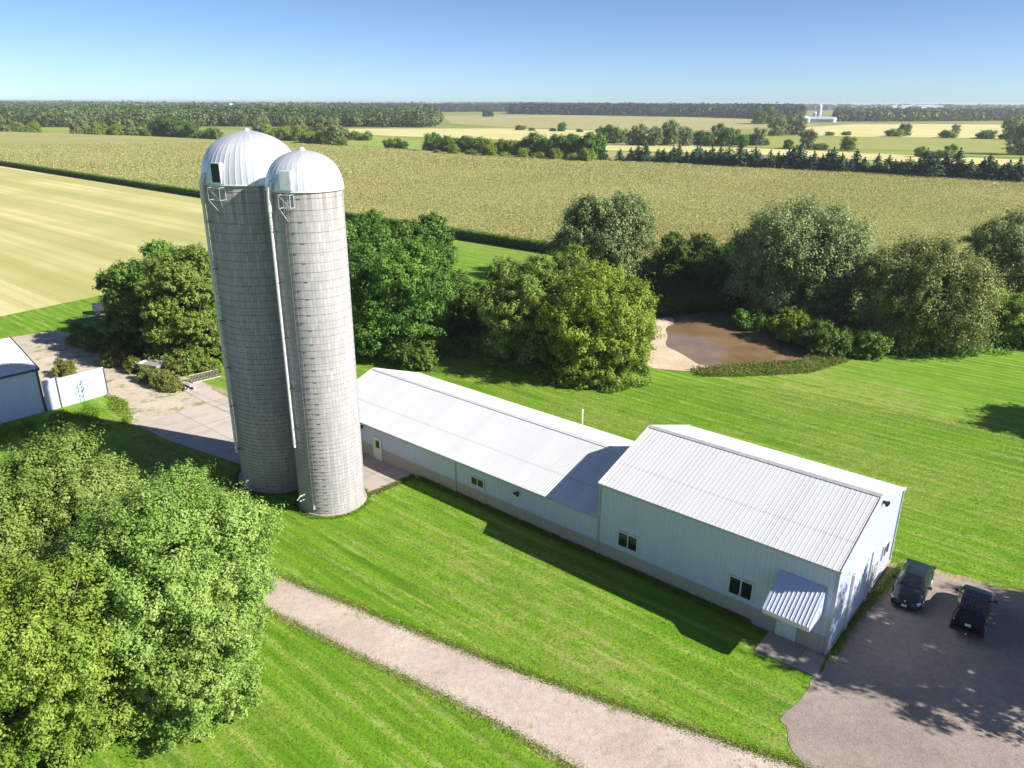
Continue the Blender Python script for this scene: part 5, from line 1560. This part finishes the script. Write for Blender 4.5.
Pp = lambda *a: [at(*q).xy for q in a]
scatter('reeds', 'dark green block of tall reeds behind the pond', 'reeds', Pp((640, 298), (700, 290), (752, 300), (748, 314), (700, 312), (660, 316), (640, 318)), 60000, 1.2, 3.0, .5, 1.0, 'corn_leaf', .25, .2, tmean=.25)
scatter('pond_grass', 'tufted pale grass along the near bank of the pond', 'grass', Pp((690, 369), (740, 364), (800, 360), (812, 352), (850, 360), (810, 372), (740, 376), (700, 376)), 26000, .2, .7, .15, .35, 'weed', .3, .3)
scatter('undergrowth', 'dense low weeds under the trees right of the silos', 'weeds', Pp((345, 352), (372, 368), (420, 366), (470, 360), (470, 330), (420, 320), (345, 320)), 60000, .2, 1.3, .2, .45, 'leaf_green', .8, .6, clump=.5)
scatter('undergrowth', 'low weeds along the foot of the two trees behind the low roof', 'weeds', Pp((476, 352), (500, 372), (560, 388), (610, 394), (655, 384), (640, 360), (560, 330), (480, 320)), 70000, .15, 1.1, .2, .4, 'leaf_olive', .8, .6, clump=.5)
scatter('undergrowth', 'thicket of weeds around the foot of the willows', 'weeds', Pp((740, 300), (800, 318), (860, 345), (930, 358), (1040, 350), (1060, 320), (1000, 300), (900, 280), (740, 270), (640, 262), (560, 260), (560, 290), (640, 300)), 150000, .2, 1.6, .25, .55, 'leaf_green', .8, .6, clump=.35)
scatter('undergrowth', 'weeds in shade under the trees left of the silos', 'weeds', Pp((100, 350), (130, 372), (170, 382), (222, 378), (222, 345), (150, 330), (95, 325)), 50000, .15, 1.0, .15, .35, 'weed', .8, .5, clump=.6)
scatter('tall_grass', 'bright tall grass in front of the white fence and shed', 'grass', Pp((-20, 436), (50, 418), (108, 398), (128, 405), (134, 424), (110, 434), (60, 436), (-20, 455)), 34000, .05, .42, .12, .3, 'grass_blade', .5, .3, clump=.7)
bl = [(18.13, 35.82), tuple((Vector((18.13, 35.82))+U*47)), tuple(Vector((18.13, 35.82))+U*47+VV*12.6), tuple(Vector((18.13, 35.82))+VV*12.6)]
scatter('mown_grass', 'short mown lawn grass around the farm building', 'grass', [(-36, 26), (-36, 66), (-8, 82), (30, 80), (62, 60), (50, 40), (24, 20)], 620000, .03, .085, .05, .115, 'grass_blade', .8, .35,
        avoid=(bl, drive, park, Pp((756, 649), (771.5, 629.5), (829, 651), (818, 676)), Pp((352, 450), (368, 455.5), (414.6, 476.5), (402, 483), (378, 494), (352, 494)), Pp((138, 428), (203, 407.5), (262, 428), (262, 474), (240, 466), (163, 441))), tmean=.40)
# rough fringe where the mower does not reach
def fringe(label, pts, K, w, h, s=(.08, .2), mat='grass_blade', z0=0):
    P = [Vector((p[0], p[1])) for p in pts]
    L = [(b-a).length for a, b in zip(P, P[1:])]
    tot = sum(L); c = []
    for _ in range(K):
        d = random.uniform(0, tot)
        for (a, b, l) in zip(P, P[1:], L):
            if d <= l:
                n = Vector((-(b-a).y, (b-a).x)).normalized()
                q = a.lerp(b, d/l) + n*random.gauss(0, w); c.append((q.x, q.y, random.uniform(.02, h))); break
            d -= l
    c = np.array(c); nr = rng.normal(size=c.shape); nr[:, 2] = abs(nr[:, 2])*.5
    o = quads_obj('grass_fringe', leaf_quads(c, nr, rng.uniform(s[0], s[1], len(c)), .35), M[mat], np.clip(rng.normal(.55, .25, len(c)), 0, 1))
    tag(o, label, 'grass', kind='stuff')
C0 = Vector((18.133, 35.818))
fringe('rough grass fringe at the foot of the long shaded front wall', [C0+U*4.5-VV*.18, C0+U*34-VV*.18], 16000, .10, .3)
fringe('weedy tufts at the foot of the sunlit gable wall', [C0-U*.2-VV*.2, C0-U*.25+VV*3.5, C0-U*.6+VV*9, C0-U*.9+VV*13], 4500, .22, .18, s=(.06, .14))
fringe('grass creeping over the upper driveway edge', grow(drive, 0.12)[2:12], 22000, .22, .06, s=(.05, .12))
fringe('grass creeping over the lower driveway edge', grow(drive, 0.12)[12:20], 18000, .22, .06, s=(.05, .12))
fringe('dry tufts round the edge of the concrete walk', Pp((414.6, 477), (402, 483), (379, 493), (366, 497)), 3000, .15, .15, mat='weed')
ring = [Vector((-14.31+2.8*math.cos(a), 53.88+2.8*math.sin(a))) for a in np.linspace(0, 2*PI, 30)]
fringe('rough grass ring round the foot of the narrow silo', ring, 5000, .14, .12)
ring = [Vector((-19.48+3.95*math.cos(a), 58.66+3.95*math.sin(a))) for a in np.linspace(0, 2*PI, 36)]
fringe('rough grass ring round the foot of the wide silo', ring, 5000, .14, .12)
# small stones on gravel
def stones(label, poly, K, smax, mat):
    xs = [p[0] for p in poly]; ys = [p[1] for p in poly]
    X = rng.uniform(min(xs), max(xs), K); Y = rng.uniform(min(ys), max(ys), K)
    k = inside(X, Y, [tuple(p[:2]) for p in poly]) & (Y > 24); X, Y = X[k], Y[k]; N = len(X)
    s = rng.uniform(.015, smax, N)[:, None]
    c = np.stack([X, Y, np.full(N, .04)], 1)
    tet = np.array([[1, 0, -.3], [-.5, .87, -.3], [-.5, -.87, -.3], [0, 0, .7]])
    R_ = c[:, None, :] + tet[None]*s[:, None, :]*rng.uniform(.6, 1.3, (N, 4, 3))
    tri = R_[:, [[0, 1, 3], [1, 2, 3], [2, 0, 3]], :].reshape(-1, 3, 3)
    o = quads_obj('gravel_stones', tri, M[mat], None, None, 3)
    tag(o, label, 'gravel', kind='stuff')
stones('loose stones scattered on the pale gravel driveway', drive, 40000, .045, 'gravel')
stones('loose stones scattered on the brown parking lot', park, 50000, .04, 'parking')

# ================================================================== AIR
def haze():
    mb = MB(); mb.box((0, 3000, 15.2), (17600, 12600, 33.0))
    m = bpy.data.materials.new('haze_air'); m.use_nodes = True
    nt = m.node_tree
    for n in list(nt.nodes): nt.nodes.remove(n)
    o = nt.nodes.new('ShaderNodeOutputMaterial'); v = nt.nodes.new('ShaderNodeVolumePrincipled')
    v.inputs['Color'].default_value = (0.88, 0.94, 1.0, 1)
    v.inputs['Density'].default_value = HAZE
    v.inputs['Anisotropy'].default_value = 0.2
    nt.links.new(v.outputs[0], o.inputs['Volume'])
    ob = mb.build('haze', m); ob['kind'] = 'stuff'; ob['label'] = 'thin bluish air haze over the far fields'; ob['category'] = 'haze'
HAZE = 0.00012
haze()
# the numbers the brief asks for in the far field: nothing reaches past the ground sheet
